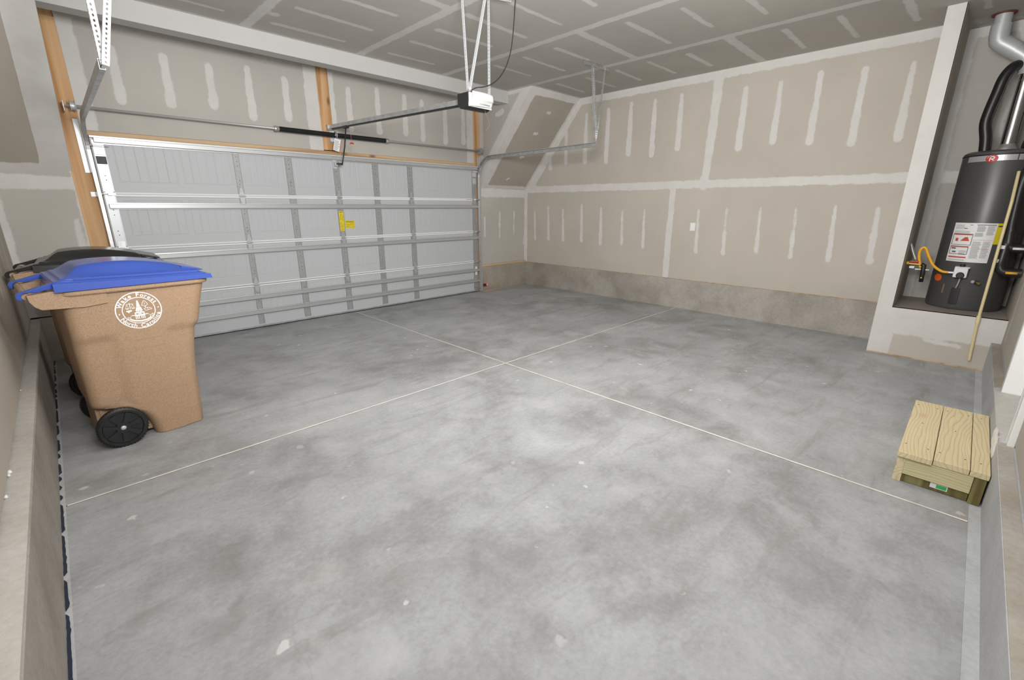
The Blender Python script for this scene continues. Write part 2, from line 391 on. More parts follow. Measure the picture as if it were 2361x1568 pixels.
# ------------------------------------------------------------------ drywall sheets with taped joints
def seg_d(u, v, s):
    x0, y0, x1, y1, r0, r1 = s
    dx, dy = x1 - x0, y1 - y0; L = dx*dx + dy*dy
    t = 0 if L == 0 else max(0, min(1, ((u-x0)*dx + (v-y0)*dy) / L))
    return math.hypot(u - x0 - t*dx, v - y0 - t*dy) - (r0 + (r1 - r0) * t)
def sheet(name, regions, mt, parent=None, step=0.035):
    """regions: (P(u,v)->point, back vector, u0,u1,v0,v1, segs, default). Front grid plus a 13 mm back and edges."""
    V, Fc, A = [], [], []
    for fn, back, u0, u1, v0, v1, segs, dflt in regions:
        nu = max(1, int(math.ceil((u1-u0)/step))); nv = max(1, int(math.ceil((v1-v0)/step)))
        n0 = len(V); back = Vector(back)
        for j in range(nv+1):
            v = v0 + (v1-v0)*j/nv
            for i in range(nu+1):
                u = u0 + (u1-u0)*i/nu
                V.append(tuple(fn(u, v)))
                d = dflt
                for s in segs:
                    if min(s[0], s[2]) - 0.2 < u < max(s[0], s[2]) + 0.2 and min(s[1], s[3]) - 0.2 < v < max(s[1], s[3]) + 0.2:
                        d = min(d, seg_d(u, v, s))
                A.append(max(-0.12, d))
        for j in range(nv):
            for i in range(nu):
                a = n0 + j*(nu+1) + i
                Fc.append((a, a+1, a+nu+2, a+nu+1))
        cs = [(u0, v0), (u1, v0), (u1, v1), (u0, v1)]; m0 = len(V)
        for u, v in cs: V.append(tuple(fn(u, v))); A.append(0.1)
        for u, v in cs: V.append(tuple(Vector(fn(u, v)) + back)); A.append(0.1)
        Fc += [(m0+4, m0+5, m0+6, m0+7)] + [(m0+i, m0+(i+1) % 4, m0+4+(i+1) % 4, m0+4+i) for i in range(4)]
    me = bpy.data.meshes.new(name); o = bpy.data.objects.new(name, me); COL.objects.link(o)
    if parent is not None: o.parent = parent
    me.from_pydata(V, [], Fc); me.materials.append(mt); me.update()
    at = me.attributes.new('mud', 'FLOAT', 'POINT'); at.data.foreach_set('value', A)
    ORG[o.name] = Vector((0, 0, 0)) if parent is None else ORG[parent.name]
    return o
def jit(a): return random.uniform(-a, a)

# ------------------------------------------------------------------ floor
floor = MB().box((LW-0.1, BW-0.2, -0.16), (XCB+0.1, FW+0.12, -0.012)).build('floor', M_DARK); struct(floor)
YA, XB, g = 3.338, 3.187, 0.0075
for (x0, x1, y0, y1) in ((0.024, XB-g, 0.045, YA-g), (XB+g, W+0.01, 0.045, YA-g), (0.024, XB-g, YA+g, FW-0.006), (XB+g, W+0.01, YA+g, FW-0.006)):
    MB().box((x0, y0, -0.1), (x1, y1, 0.0)).build('slab', M_FLOOR, floor)
MB().box((0.024, -0.01, -0.1), (XCB, 0.0445, -0.001)).build('edge_strip', M_CURBG, floor)
# filler in the two saw cuts, slightly irregular width
def filler(horizontal):
    b = MB(); n = 90; L0, L1 = (0.03, W) if horizontal else (0.046, FW-.02)
    c0 = YA if horizontal else XB; vs = []
    for i in range(n+1):
        t = L0 + (L1-L0)*i/n; a = c0 - g + 0.0006; c = c0 + g - 0.0006
        h = 0.0012 + 0.0008*noise.noise(Vector((t*5, c0, 0)))
        vs += [(t, a, h), (t, c, h)] if horizontal else [(a, t, h), (c, t, h)]
    b.add(vs, [(2*i, 2*i+1, 2*i+3, 2*i+2) for i in range(n)])
    return b.build('joint_filler', M_JOINT, floor)
filler(True); filler(False)
# tar expansion joint along the left stem wall, broken where it is covered
b = MB(); y = 0.15
def tarstrip(y0, y1, w0, w1):
    n = max(2, int((y1-y0)/0.02)); vs = []
    for i in range(n+1):
        t = y0 + (y1-y0)*i/n
        k = w0 + (w1-w0)*i/n
        a = 0.004 + 0.002*abs(noise.noise(Vector((t*16, 3, 0)))); c = a + k*(0.75 + 0.25*noise.noise(Vector((t*30, 9, 0))))
        if i in (0, n): c = a + 0.002
        vs += [(a, t, 0.0015), (c, t, 0.0015), (a, t, -0.04), (c, t, -0.04)]
    b.add(vs, [(4*i, 4*i+1, 4*i+5, 4*i+4) for i in range(n)] + [(4*i+1, 4*i+3, 4*i+7, 4*i+5) for i in range(n)])
tarstrip(0.1, 2.45, 0.017, 0.014)
while y < 6.4:
    if y > 2.45:
        L = random.uniform(0.05, 0.30) * (1.6 if y < 3.4 else 1)
        tarstrip(y, y+L, 0.016, 0.012); y += L + random.uniform(0.02, 0.10)
    else: y = 2.47
b.build('expansion_joint', M_TAR, floor)
MB().box((0.0, 0.05, -0.1), (0.0245, 6.5, -0.0005)).build('edge_mortar', M_CURBG, floor)

# ------------------------------------------------------------------ left wall
wl = [ (LW and 0, 0, 0, 0, 0, 0) ]
segs = [(5.9, 1.80, -0.1, 1.80, .055, .055), (FW, .45, FW, 1.8, .045, .045), (6.41, 1.87, 5.32, 3.19, .07, .07)]
for k in range(15): segs.append((0.35+k*.406, .87+jit(.03), 0.35+k*.406+jit(.02), 1.45+jit(.05), .03, .022))
wall_left = sheet('wall_left', [(lambda u, v: (LW, u, v), (-.1, 0, 0), BW, FW, CURB_L+0.012, H, segs, .1)], M_DRY, step=.04); struct(wall_left)
MB().box((LW-0.1, BW-0.1, -0.1), (0.0, FW+0.1, CURB_L)).build('stem_wall', M_CURBL, wall_left)
MB().box((-0.003, 0.0, -0.05), (0.0035, FW-0.01, CURB_L-0.012)).build('shaded_face', M_CURB, wall_left)  # darker concrete colour paints in the shade on this side of the curb
MB().box((LW-0.09, BW, CURB_L+0.0005), (LW-0.004, FW, CURB_L+0.013)).build('sole_plate', M_DARK, wall_left)  # near-black strip paints the dark of the gap under the drywall
b = MB()
for yy, r in ((2.86, .006), (2.885, .009), (2.905, .006), (2.66, .007), (2.68, .004), (4.1, .004), (2.87, .005)):
    b.lathe([(0.001, -r), (r*.8, -r*.5), (r, 0), (r*.7, r*.6), (0.001, r*.9)], (LW+r*.4, yy, CURB_L+r*.8), n=8)
b.build('plaster_crumb', M_PAPERW, wall_left)

# ------------------------------------------------------------------ right wall
segs = [(FW, 1.797, .9, 1.797, .058, .052), (5.35, H, .8, H, .10, .10), (6.43, 1.84, 5.28, 3.22, .075, .07), (FW, .43, FW, 1.8, .045, .045),
        (3.115, 1.85, 3.08, 3.15, .05, .065), (3.565, .45, 3.57, 1.76, .05, .045), (3.13, 1.77, 3.13, 1.86, .06, .06)]
for (yy, a, c) in ((5.95,2.15,2.43),(5.60,2.23,2.75),(5.19,2.22,2.93),(4.77,2.20,2.96),(4.365,2.28,2.98),(3.97,2.24,2.97),(3.57,2.30,2.98),(2.725,2.24,2.93),(2.325,2.27,2.93),(1.92,2.24,2.95),(1.505,2.19,2.92),(1.1,2.2,2.9)):
    segs.append((yy, a, yy+.005, c, random.uniform(.038,.048), random.uniform(.026,.034)))
for yy in (6.305,5.965,5.615,5.205,4.80,4.39,4.0,3.145,2.76,2.335,1.925,1.52,1.12):
    wd = random.uniform(.019, .026)
    segs.append((yy-.015, .90+jit(.03), yy+.01, 1.48+jit(.04), wd+.008, wd-.006))
wall_right = sheet('wall_right', [(lambda u, v: (W, u, v), (.1, 0, 0), Y2, FW, CURB_R+0.008, H, segs, .1)], M_DRY, step=.022); struct(wall_right)
MB().box((W+0.005, Y2-.1, -0.1), (W+0.11, FW+0.1, CURB_R-0.002)).build('stem_wall', M_CURB, wall_right)
MB().box((W+0.008, Y2-.1, CURB_R-0.0015), (W+0.1, FW+0.1, CURB_R+0.0075)).build('sole_plate', M_STUDX, wall_right)

# ------------------------------------------------------------------ front wall (the garage door wall)
PL = lambda u, v: (u, FW, v)
BK = (0, .1, 0)
def vs_(x, a, c, r, r2=None): return (x, a, x+.004, c, r, r2 or r)
segB = [vs_(.70, 2.2, 3.2, .075, .06), vs_(2.90, 2.2, 3.2, .085, .08)] + [vs_(x, 2.53+jit(.04), 2.97+jit(.03), .046, .034) for x in (1.0,1.41,1.805,2.19,2.59)] + [(.64,3.17,3.0,3.17,.03,.03)]
segC = [vs_(3.165, 2.2, 3.2, .035), vs_(5.475, 2.2, 3.2, .075)] + [vs_(x, 2.50+jit(.04), 3.0+jit(.03), .046, .034) for x in (3.39,3.815,4.245,4.545,4.97,5.33)] + [(3.1,3.17,5.6,3.17,.03,.03)]
segD = [(5.6,1.725,7,1.725,.075,.07), (W,.4,W,1.8,.045,.045), (5.77,.99,5.77,1.3,.024,.014), (6.13,.93,6.14,1.38,.016,.02), (6.505,1.0,6.51,1.40,.012,.018), (6.77,.8,6.78,.95,.012,.012)]
segA = [(-.1,1.70,.5,1.70,.07,.06), (LW,.4,LW,1.8,.05,.05), (.51,.4,.53,1.8,.045,.045), (.43,1.06,.445,1.35,.03,.02)]
wall_front = sheet('wall_front', [(PL, BK, LW, .495, CURB_L+.012, Z1+.02, segA, .1), (PL, BK, .648, 2.985, 2.19, H, segB, .1),
    (PL, BK, 3.135, 5.54, 2.19, H, segC, .1), (PL, BK, 5.684, W, .475, Z1+.02, segD, .1)], M_DRYF, step=.022); struct(wall_front)
MB().box((5.67, FW-.004, -.1), (W+.01, FW+.12, CURB_R)).build('stem_wall', M_CURBD, wall_front)
MB().box((LW, FW-.004, -.1), (.50, FW+.12, CURB_L)).build('stem_wall', M_CURBL, wall_front)
MB().box((.49, FW+.005, 0.0), (.655, FW+.06, 3.12)).build('wooden_post', M_STUD, wall_front, bevel=.003)
MB().box((2.975, FW+.004, 2.20), (3.14, FW+.06, 3.19)).build('wooden_post', M_STUD, wall_front, bevel=.003)
MB().box((5.535, FW+.004, 0.0), (5.69, FW+.06, 3.05)).build('wooden_post', M_STUD, wall_front, bevel=.003)
MB().box((.655, FW-.006, 2.148), (5.535, FW+.06, 2.188)).build('head_board', M_STUDX, wall_front, bevel=.002)
MB().box((5.692, FW+.003, CURB_R+.001), (W, FW+.1, .472)).build('sole_plate', M_STUDX, wall_front)
# outside of the opening, so no daylight leaks round the door
MB().box((.4, FW+.065, -.1), (.70, FW+.2, H)).build('outer_framing', M_STUD, wall_front)
MB().box((5.52, FW+.065, -.1), (W+.1, FW+.2, H)).build('outer_framing', M_STUD, wall_front)
MB().box((.4, FW+.105, 2.10), (5.7, FW+.2, H)).build('outer_framing', M_STUDX, wall_front)
MB().box((LW-.1, FW+.105, -.1), (.42, FW+.2, H)).build('outer_framing', M_STUDX, wall_front)

# slopes and cheeks beside the recess, beam
sl = Vector((0, YT-FW, H-Z1)); SL = sl.length; su = sl / SL
def slope(name, x0, x1, segs, mt):
    return sheet(name, [(lambda u, v: (u, FW + su.y*v, Z1 + su.z*v), (0, .07, .06), x0, x1, 0, SL, segs, .1)], mt, step=.02)
segs = [(XC,0,XC,SL,.15,.15), (XC,SL,W,SL,.115,.10), (W,0,W,SL,.055,.06), (XC,0,W,0,.06,.06),
        (6.28,1.50,6.34,1.50,.028,.024), (6.25,1.12,6.31,1.12,.028,.024), (6.24,.66,6.30,.67,.025,.02), (6.20,.20,6.24,.22,.022,.02)]
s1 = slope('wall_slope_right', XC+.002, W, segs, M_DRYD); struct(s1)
segs = [(XCL,0,XCL,SL,.24,.2), (LW,SL,XCL,SL,.11,.1), (LW,0,LW,SL,.06,.06), (LW,0,XCL,0,.07,.07)]
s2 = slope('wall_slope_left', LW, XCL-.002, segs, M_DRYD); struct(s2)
# cheeks: triangles between slope edge, door wall and ceiling
def cheek(name, x, back, flip):
    n = 46; V, A, Fc = [], [], []
    for j in range(n+1):
        z = Z1 + (H-Z1)*j/n
        yf = FW + (YT-FW)*j/n
        for i in range(n+1):
            yy = yf + (FW-yf)*i/n; V.append((x, yy, z))
            p = Vector((yy-FW, z-Z1)); sd = Vector((su.y, su.z)); dist = abs(p.x*sd.y - p.y*sd.x)
            A.append(min(.1, dist-.16, (FW-yy)-.10, (H-z)-.05, seg_d(yy, z, (5.98, 2.93, 6.12, 2.9, .05, .03))))
    for j in range(n):
        for i in range(n):
            a = j*(n+1)+i; Fc.append((a, a+1, a+n+2, a+n+1))
    m0 = len(V)
    for (yy, z) in ((FW, Z1), (FW, H), (YT, H)): V.append((x, yy, z)); A.append(.1)
    for (yy, z) in ((FW+.04, Z1+.04), (FW+.04, H+.04), (YT+.04, H+.04)): V.append((x+back, yy, z)); A.append(.1)
    Fc += [(m0+3, m0+4, m0+5), (m0, m0+1, m0+4, m0+3), (m0+1, m0+2, m0+5, m0+4), (m0+2, m0, m0+3, m0+5)]
    me = bpy.data.meshes.new(name); o = bpy.data.objects.new(name, me); COL.objects.link(o)
    me.from_pydata(V, [], Fc); me.materials.append(M_DRYF); me.update()
    me.attributes.new('mud', 'FLOAT', 'POINT').data.foreach_set('value', A); return struct(o)
cheek('wall_cheek_right', XC, .08, 1); cheek('wall_cheek_left', XCL, -.08, -1)
M_MUD = mat('joint_compound', MUD, 0.85, spec=.25); n_ = NT(M_MUD)
n_.col(n_.mix(n_.noise(n_.coord(), 3, 4), (0.50,0.50,0.49,1), (0.545,0.545,0.535,1)))
bm_ = MB().box((XCL, YB, ZB), (XC, YB+.175, H)).build('trim_1', M_MUD, bevel=.004); struct(bm_)

# ------------------------------------------------------------------ ceiling
segs = [(x, -.1, x+.01, YB if x < XC else 6, .052, .048) for x in (.78, 2.0, 3.2, 4.42, 5.64)]
segs += [(.4, YB-.0, XC, YB, .03, .03), (XC, YT, XC, YB, .04, .04), (XC, YT, W, YT, .05, .05), (W, .8, W, YT, .028, .028),
         (4.47,3.57,5.6,3.6,.05,.045), (5.7,2.56,6.78,2.57,.055,.05), (2.05,4.05,3.15,4.05,.05,.05), (3.25,2.1,4.37,2.1,.05,.05), (1.95,4.93,1.97,4.95,.05,.04),(2.12,5.3,2.12,5.3,.05,.05)]
for bx in (.78, 2.0, 3.2, 4.42, 5.64):
    for yy in (.65, 1.12, 1.6, 2.07, 2.56, 3.08, 3.57, 4.05, 4.53, 5.02, 5.53):
        if any(abs(s[1]-yy) < .06 and abs(s[0]-bx) < .12 for s in segs[9:13]): continue
        a = .22 + jit(.05); c = .92 + jit(.08); wd = random.uniform(.030, .040)
        if yy > 5.4 and bx > 4.4: continue
        segs.append((bx+a, yy+jit(.015), bx+c, yy+jit(.015), wd, wd*.8))
ceiling = sheet('ceiling', [(lambda u, v: (u, v, H), (0, 0, .1), LW, W, BW, FW, segs, .1)], M_CEIL, step=.03); struct(ceiling)
MB().box((W, BW, H), (XCB+.1, Y3+.15, H+.1)).build('closet_ceiling', M_CEIL, ceiling)

# ------------------------------------------------------------------ heater closet
# partition with its end face at x = WC
def tile_reg(fn, back, u0, u1, v0, v1, segs, d): return (fn, back, u0, u1, v0, v1, segs, d)
part_ = sheet('wall_partition', [
    (lambda u, v: (WC, u, v), (.05, 0, 0), Y3, Y2, .012, H, [], -.1),
    (lambda u, v: (u, Y2, v), (0, -.05, 0), WC+.003, XCB, .012, H, [], .1),
    (lambda u, v: (u, Y3, v), (0, .05, 0), WC+.003, XCB, ZP, H, [(WC,ZP,WC,H,.14,.14), (XCB,ZP,XCB,H,.08,.08)], .1)], M_DRY, step=.05); struct(part_)
# platform
plat = sheet('wall_platform', [
    (lambda u, v: (WC, u, v), (.05, 0, 0), BW, Y3, .012, ZP, [(-.1,.36,.8,.36,.12,.13),(.74,.0,.72,.5,.035,.03),(-.1,.5,.8,.5,.06,.06),(.2,.20,.45,.215,.02,.015)], .1)], M_DRY, step=.015); struct(plat)
MB().box((WC+.005, BW, ZP-.02), (XCB, Y3, ZP)).build('shelf_board', M_SHELF, plat)
MB().box((WC+.003, BW, 0.0), (WC+.04, Y2, .0125)).build('sole_plate', M_STUDX, plat)
seg = [(-.1,1.797,1,1.797,.06,.06), (Y3,.4,Y3,H,.07,.07), (-.1,H,1,H,.09,.09), (.36,.5,.36,3.2,.03,.03)]
cb = sheet('wall_closet', [(lambda u, v: (XCB-.1, u, v), (.1, 0, 0), BW, Y3, ZP, H, seg, .1)], M_DRYF, step=.04); struct(cb)

# ------------------------------------------------------------------ back wall (house side) and its doorway
seg = [(LW,.3,LW,H,.05,.05), (-.1,1.7,3.6,1.7,.055,.055)] + [(x,.85,x,1.4,.03,.02) for x in (.4,.8,1.2,1.6,2.0,2.4,2.8,3.2)]
PB = lambda u, v: (u, BW, v)
DX0, DX1 = 3.70, 4.64
wall_back = sheet('wall_back', [(PB, (0,-.1,0), LW, DX0-.02, CURB_B+.012, H, seg, .1), (PB, (0,-.1,0), DX1+.02, XCB, CURB_B+.012, H, [(DX1,1.8,7.2,1.8,.055,.055),(6.0,.4,6.0,3,.04,.04)], .1),
    (PB, (0,-.1,0), DX0-.02, DX1+.02, CURB_B+2.08, H, [], -.1)], M_DRY, step=.04); struct(wall_back)
MB().box((LW-.1, BW-.1, -.1), (XCB+.1, 0.0, CURB_B)).build('stem_wall', M_CURBG, wall_back)
MB().box((0.01, BW+.006, CURB_B-.004), (DX0-.05, -.003, CURB_B+.0035)).build('stem_wall_top', M_CURB, wall_back)
MB().box((DX1+.1, BW+.006, CURB_B-.004), (WC, -.003, CURB_B+.0035)).build('stem_wall_top', M_CURB, wall_back)
door = MB().box((DX0+.012, -.20, CURB_B+.03), (DX1-.012, -.155, CURB_B+2.05)).build('door_1', M_TRIM); struct(door)
for (a, c) in ((.12, .42), (.52, .82)):
    for (z0, z1) in ((.25, .9), (1.05, 1.9)):
        MB().box((DX0+a, -.156, CURB_B+z0), (DX0+c, -.150, CURB_B+z1)).build('panel', M_TRIM, door, bevel=.004)
kn = MB().lathe([(.012, 0), (.012, .03), (.028, .04), (.03, .055), (.02, .068), (.001, .07)], (DX1-.08, -.155, CURB_B+.95), (0, 1, 0), 20).build('knob', M_GALVB, door, smooth=True)
tr = MB().box((DX0-.02, -.2, CURB_B+.004), (DX0+.008, -.035, CURB_B+2.07)).box((DX1-.008, -.2, CURB_B+.004), (DX1+.02, -.035, CURB_B+2.07)).box((DX0-.02, -.2, CURB_B+2.05), (DX1+.02, -.035, CURB_B+2.08)).build('trim_2', M_TRIM); struct(tr)
MB().box((DX0-.085, BW, CURB_B-.03), (DX0-.004, -.036, CURB_B+2.14)).build('casing_board', M_TRIM, tr, bevel=.004)
MB().box((DX1+.004, BW, CURB_B+.012), (DX1+.085, -.036, CURB_B+2.14)).build('casing_board', M_TRIM, tr, bevel=.004)
MB().box((DX0-.085, BW, CURB_B+2.065), (DX1+.085, -.037, CURB_B+2.15)).build('casing_board', M_TRIM, tr, bevel=.004)
MB().box((DX0+.0, -.2, CURB_B-.002), (DX1, -.001, CURB_B+.006)).build('sill', M_CURBL, tr)
b = MB()
for k in range(14):
    x = DX0-.09+.02*k*.8+jit(.01); z = .20+.012*(k % 5)+jit(.01)
    b.lathe([(.001,-.004),(.03,-.003),(.035,.002),(.02,.007),(.001,.009)], (x, .0, z+.03), (0,1,0), 10)
b.build('plaster_smear', M_PAPERW, wall_back)

# ------------------------------------------------------------------ wooden step
st = thing('wooden_step', (3.87, .18, 0), 'small treated pine step of three top boards on the floor below the doorway', 'step')
X0, X1 = 3.375, 4.345; zt = .19
ys = [(.222, .366), (.079, .219), (.004, .076)]
for i, (a, c) in enumerate(ys):
    MB().box((X0 - (.010 if i == 0 else -.006), a, zt-.034), (X1, c, zt)).build('tread_board', M_PT, st, bevel=.003)
MB().box((3.386, .056, .054), (3.42, .326, .154)).build('end_board', M_PTG, st, bevel=.002)
o = MB().box((3.400, .056, .002), (3.43, .326, .0535)).build('lower_end_board', M_PTO, st, bevel=.002); o['label'] = 'darker lower board'
o = MB().box((3.388, .326, 0), (X1-.03, .362, .154)).build('riser_board', M_PT, st, bevel=.002)
o = MB().box((3.388, .008, 0), (X1-.03, .054, .154)).build('back_board', M_PTO, st, bevel=.002); o['label'] = 'olive back board'
MB().box((X1-.062, .056, 0), (X1-.03, .325, .154)).build('end_board', M_PTG, st, bevel=.002)
tg = MB().box((3.3985, .135, .020), (3.4002, .205, .048)).build('lumber_tag', M_PAPERW, st)
b = MB().box((3.3975, .139, .024), (3.3986, .180, .044)).build('green_print', M_GREEN, tg)
b = MB()
for i, (x, yy) in enumerate(((3.5,.345),(3.5,.25),(3.5,.2),(3.5,.1),(3.5,.04),(4.25,.345),(4.25,.25),(4.25,.2),(4.25,.1),(4.25,.04),(3.9,.3),(3.9,.15))):
    b.cyl((x, yy, zt-.001), (x, yy, zt+.001), .004, 8)
b.build('nail_head', M_PRINT, st, kind='stuff')

# ------------------------------------------------------------------ garage door
gd = thing('garage_door', ((XL+XR)/2, D, 0), 'pale grey four-section garage door seen from inside, closed, with steel stiles and struts', 'garage door')
SEAM = [0.0, .552, 1.069, 1.603, 2.138]
STX = [(.692, .778, 1), (1.893, 1.958, 2), (2.462, 2.542, 0), (3.068, 3.150, 2), (3.635, 3.722, 0), (4.203, 4.290, 2), (5.462, 5.552, 1)]
EMB = [(.84, 1.33), (1.39, 1.86), (1.99, 2.44), (2.57, 3.04), (3.18, 3.61), (3.75, 4.18), (4.34, 4.86), (4.92, 5.42)]
STRZ = {0: [.209, .398], 1: [.965], 2: [1.487], 3: [2.10]}
def hat(b, x0, x1, z, hgt, dep, yb):
    # hat-section strut lying along x
    p = [(0, -hgt*.75), (-.003, -hgt*.75), (-.004, -hgt*.5), (-dep, -hgt*.42), (-dep, hgt*.42), (-.004, hgt*.5), (-.003, hgt*.75), (0, hgt*.75)]
    n = len(p); vs = [(x, yb + a, z + c) for x in (x0, x1) for a, c in p]
    b.add(vs, [tuple(range(n)), tuple(range(2*n-1, n-1, -1))] + [(i, (i+1) % n, n + (i+1) % n, n+i) for i in range(n)])
for k in range(4):
    z0, z1 = SEAM[k] + .003, SEAM[k+1] - .003
    if k == 0: z0 = .03
    # face relief: embossed rectangles with vertical grooves
    xs = [XL, XR]; marks = []
    for a, c in EMB:
        marks += [(a, a+.006, -1), (c-.006, c, -1)]
        for q in range(1, 6):
            gx = a + (c-a)*q/6; marks.append((gx-.004, gx+.004, -1))
    for a, c, _ in marks: xs += [a-.004, a, c, c+.004]
    xs = sorted(set(round(x, 4) for x in xs))
    ze0, ze1 = z0 + .115, z1 - .055
    if k == 0: ze0 = z0 + .12
    zs = sorted({z0, z0+.006, z0+.03, z0+.036, ze0-.004, ze0, ze0+.006, ze0+.01, ze1-.01, ze1-.006, ze1, ze1+.004, z1-.03, z1-.024, z1})
    def rel(x, z):
        y = D
        if ze0 < z < ze1:
            for a, c, _ in marks:
                if a <= x <= c: y = D + .0016
        if abs(z-ze0-.003) < .0035 or abs(z-ze1+.003) < .0035:
            for a, c in EMB:
                if a <= x <= c: y = D + .0016
        return (x, y, z)
    b = MB(); b.grid(xs, zs, rel)
    b.box((XL, D+.006, z0), (XR, D+.045, z1))
    b.add([(XL, D, z0), (XR, D, z0), (XR, D+.006, z0), (XL, D+.006, z0), (XL, D, z1), (XR, D, z1), (XR, D+.006, z1), (XL, D+.006, z1)], [(0,1,2,3), (4,5,6,7), (0,3,7,4), (1,2,6,5)])
    sec = b.build('section', M_DOOR, gd)
    # white rolled lips at the seams
    b = MB()
    if k > 0:
        b.box((XL+.09, D-.013, z0), (XR-.1, D, z0+.016))
    if k < 3:
        b.box((XL+.09, D-.013, z1-.019), (XR-.1, D, z1))
        b.build('rolled_edge', M_DOORW, sec, bevel=.003)
    elif k == 3: b.build('rolled_edge', M_DOORW, sec, bevel=.003)
    for i, (a, c, ty) in enumerate(STX):
        b = MB(); t = .006
        b.box((a, D-t, z0+(.02 if k else .02)), (c, D-.0005, z1-(.002 if k < 3 else .03)))
        b.box((a, D-t-.006, z0+.02), (a+.006, D-t+.001, z1-.004)); b.box((c-.006, D-t-.006, z0+.02), (c, D-t+.001, z1-.004))
        m_ = M_GALVB if i == 0 else M_STILE
        o = b.build('stile', m_, sec)
        if i == 0: o['label'] = 'bright galvanised end stile'
        # bolt holes
        b = MB(); xc_ = (a+c)/2
        for zz in (z0+.13, z0+.17, z1-.2, z1-.15, z1-.10):
            b.cyl((xc_+jit(.006), D-t-.0012, zz), (xc_, D-t+.001, zz), .0045, 8)
        b.build('bolt', M_PRINT, sec)
        if k < 3 and ty == 2:      # centre hinge over the seam
            b = MB(); zc = SEAM[k+1]
            b.prism([(-.006, .085), (.006, .085), (.026, .012), (.026, 0), (-.026, 0), (-.026, .012)], (0, .004, 0), (xc_, D-.014, zc+.008))
            b.prism([(-.026, 0), (.026, 0), (.022, -.05), (.012, -.085), (-.012, -.085), (-.022, -.05)], (0, .004, 0), (xc_, D-.016, zc-.008))
            b.cyl((xc_-.036, D-.022, zc), (xc_+.036, D-.022, zc), .009, 10)
            b.cyl((xc_, D-.016, zc+.055), (xc_, D-.024, zc+.055), .008, 6); b.cyl((xc_, D-.018, zc-.06), (xc_, D-.026, zc-.06), .008, 6)
            b.build('hinge', M_GALVW, sec)
        if k < 3 and ty == 1:      # edge hinge with roller
            b = MB(); zc = SEAM[k+1]; sgn = -1 if i == 0 else 1
            b.box((a-.002, D-.035, zc-.012), (c+.002, D-.006, zc+.012))
            b.box((xc_-.03, D-.012, zc-.07), (xc_+.03, D-.005, zc+.07))
            b.cyl((xc_, D-.045, zc), (xc_ + sgn*.095, D-.045, zc), .006, 10)
            b.box((xc_-.012, D-.055, zc-.014), (xc_+.02, D-.03, zc+.014))
            b.build('roller_hinge', M_GALV, sec)
    for zz in STRZ[k]:
        b = MB(); hat(b, XL+.03, XR-.01 if k else XR-.005, zz, .044, .042, D-.007)
        o = b.build('strut', M_GALVW, sec)
    if k == 3:
        b = MB(); hat(b, XL, XR, 2.128, .020, .055, D-.007); b.build('top_strut', M_GALVB, sec)
        for sx in (.735, 5.507):
            b = MB(); b.box((sx-.04, D-.05, 2.04), (sx+.04, D-.006, 2.065)); b.box((sx-.04, D-.02, 1.97), (sx+.04, D-.006, 2.04))
            b.cyl((sx-.08, D-.045, 2.05), (sx+.08, D-.045, 2.05), .006, 10); b.box((sx-.04, D-.0075, 1.86), (sx+.04, D-.0065, 1.95))
            b.build('top_bracket', M_GALVB, sec)
        o = MB().box((.697, D-.0135, 1.885), (.775, D-.0125, 1.955)).build('tape_band', M_PRINT, sec); o['label'] = 'dark band on the bright end stile'
    if k == 0:
        MB().box((XL, D-.012, .014), (XR, D+.045, .032)).build('bottom_rail', M_GALV, sec)
        MB().tube([(XL, D+.016, .008), (XR, D+.016, .008)], .0085, 8).build('bottom_seal', M_BLACK, sec)
        for sx, sg in ((.735, -1), (5.507, 1)):
            b = MB(); b.box((sx-.035, D-.03, .03), (sx+.035, D-.006, .11)); b.cyl((sx, D-.045, .07), (sx+sg*.09, D-.045, .07), .006, 10)
            b.build('bottom_bracket', M_GALV, sec)
        o = MB().box((5.49, D-.014, .31), (5.53, D-.0125, .46)).build('spec_label', M_PAPERW, sec)
# yellow warning labels
def print_lines(u0, u1, v0, v1, rows, fn, keep=.9, hgt=.45):
    b = MB(); dv = (v1-v0)/rows
    for r in range(rows):
        v = v1 - (r+.5)*dv; u = u0
        while u < u1:
            L = random.uniform(.12, .3)*(u1-u0)*1.3; e = min(u1, u+L)
            if random.random() < keep: fn(b, u, e, v-dv*hgt/2, v+dv*hgt/2)
            u = e + (u1-u0)*.03
    return b
for (x0, x1, z0, z1, dy) in ((3.075, 3.141, 1.163, 1.427, .0135), (3.162, 3.295, 1.198, 1.300, .001)):
    sec = [o for o in gd.children if o.name.startswith('section')][2]
    lb = MB().box((x0, D-dy-.002, z0), (x1, D-dy, z1)).build('warning_label', M_YEL, sec)
    lb['label'] = 'yellow warning label'
    fn = lambda b, u0, u1, v0, v1: b.box((u0, D-dy-.0026, v0), (u1, D-dy-.0018, v1))
    bb = print_lines(x0+.006, x1-.006, z0+.008, z1-(.035 if z1-z0 > .2 else .018), 14 if z1-z0 > .2 else 6, fn, .8, .3)
    fn(bb, x0+.008, x1-.012, z1-.020, z1-.010)
    bb.m = [0]*len(bb.f)
    bb.build('label_print', mat('label_ink', (.28, .22, .02), .6) if dy < .005 else bpy.data.materials.get('label_ink') or mat('label_ink', (.28, .22, .02), .6), sec)

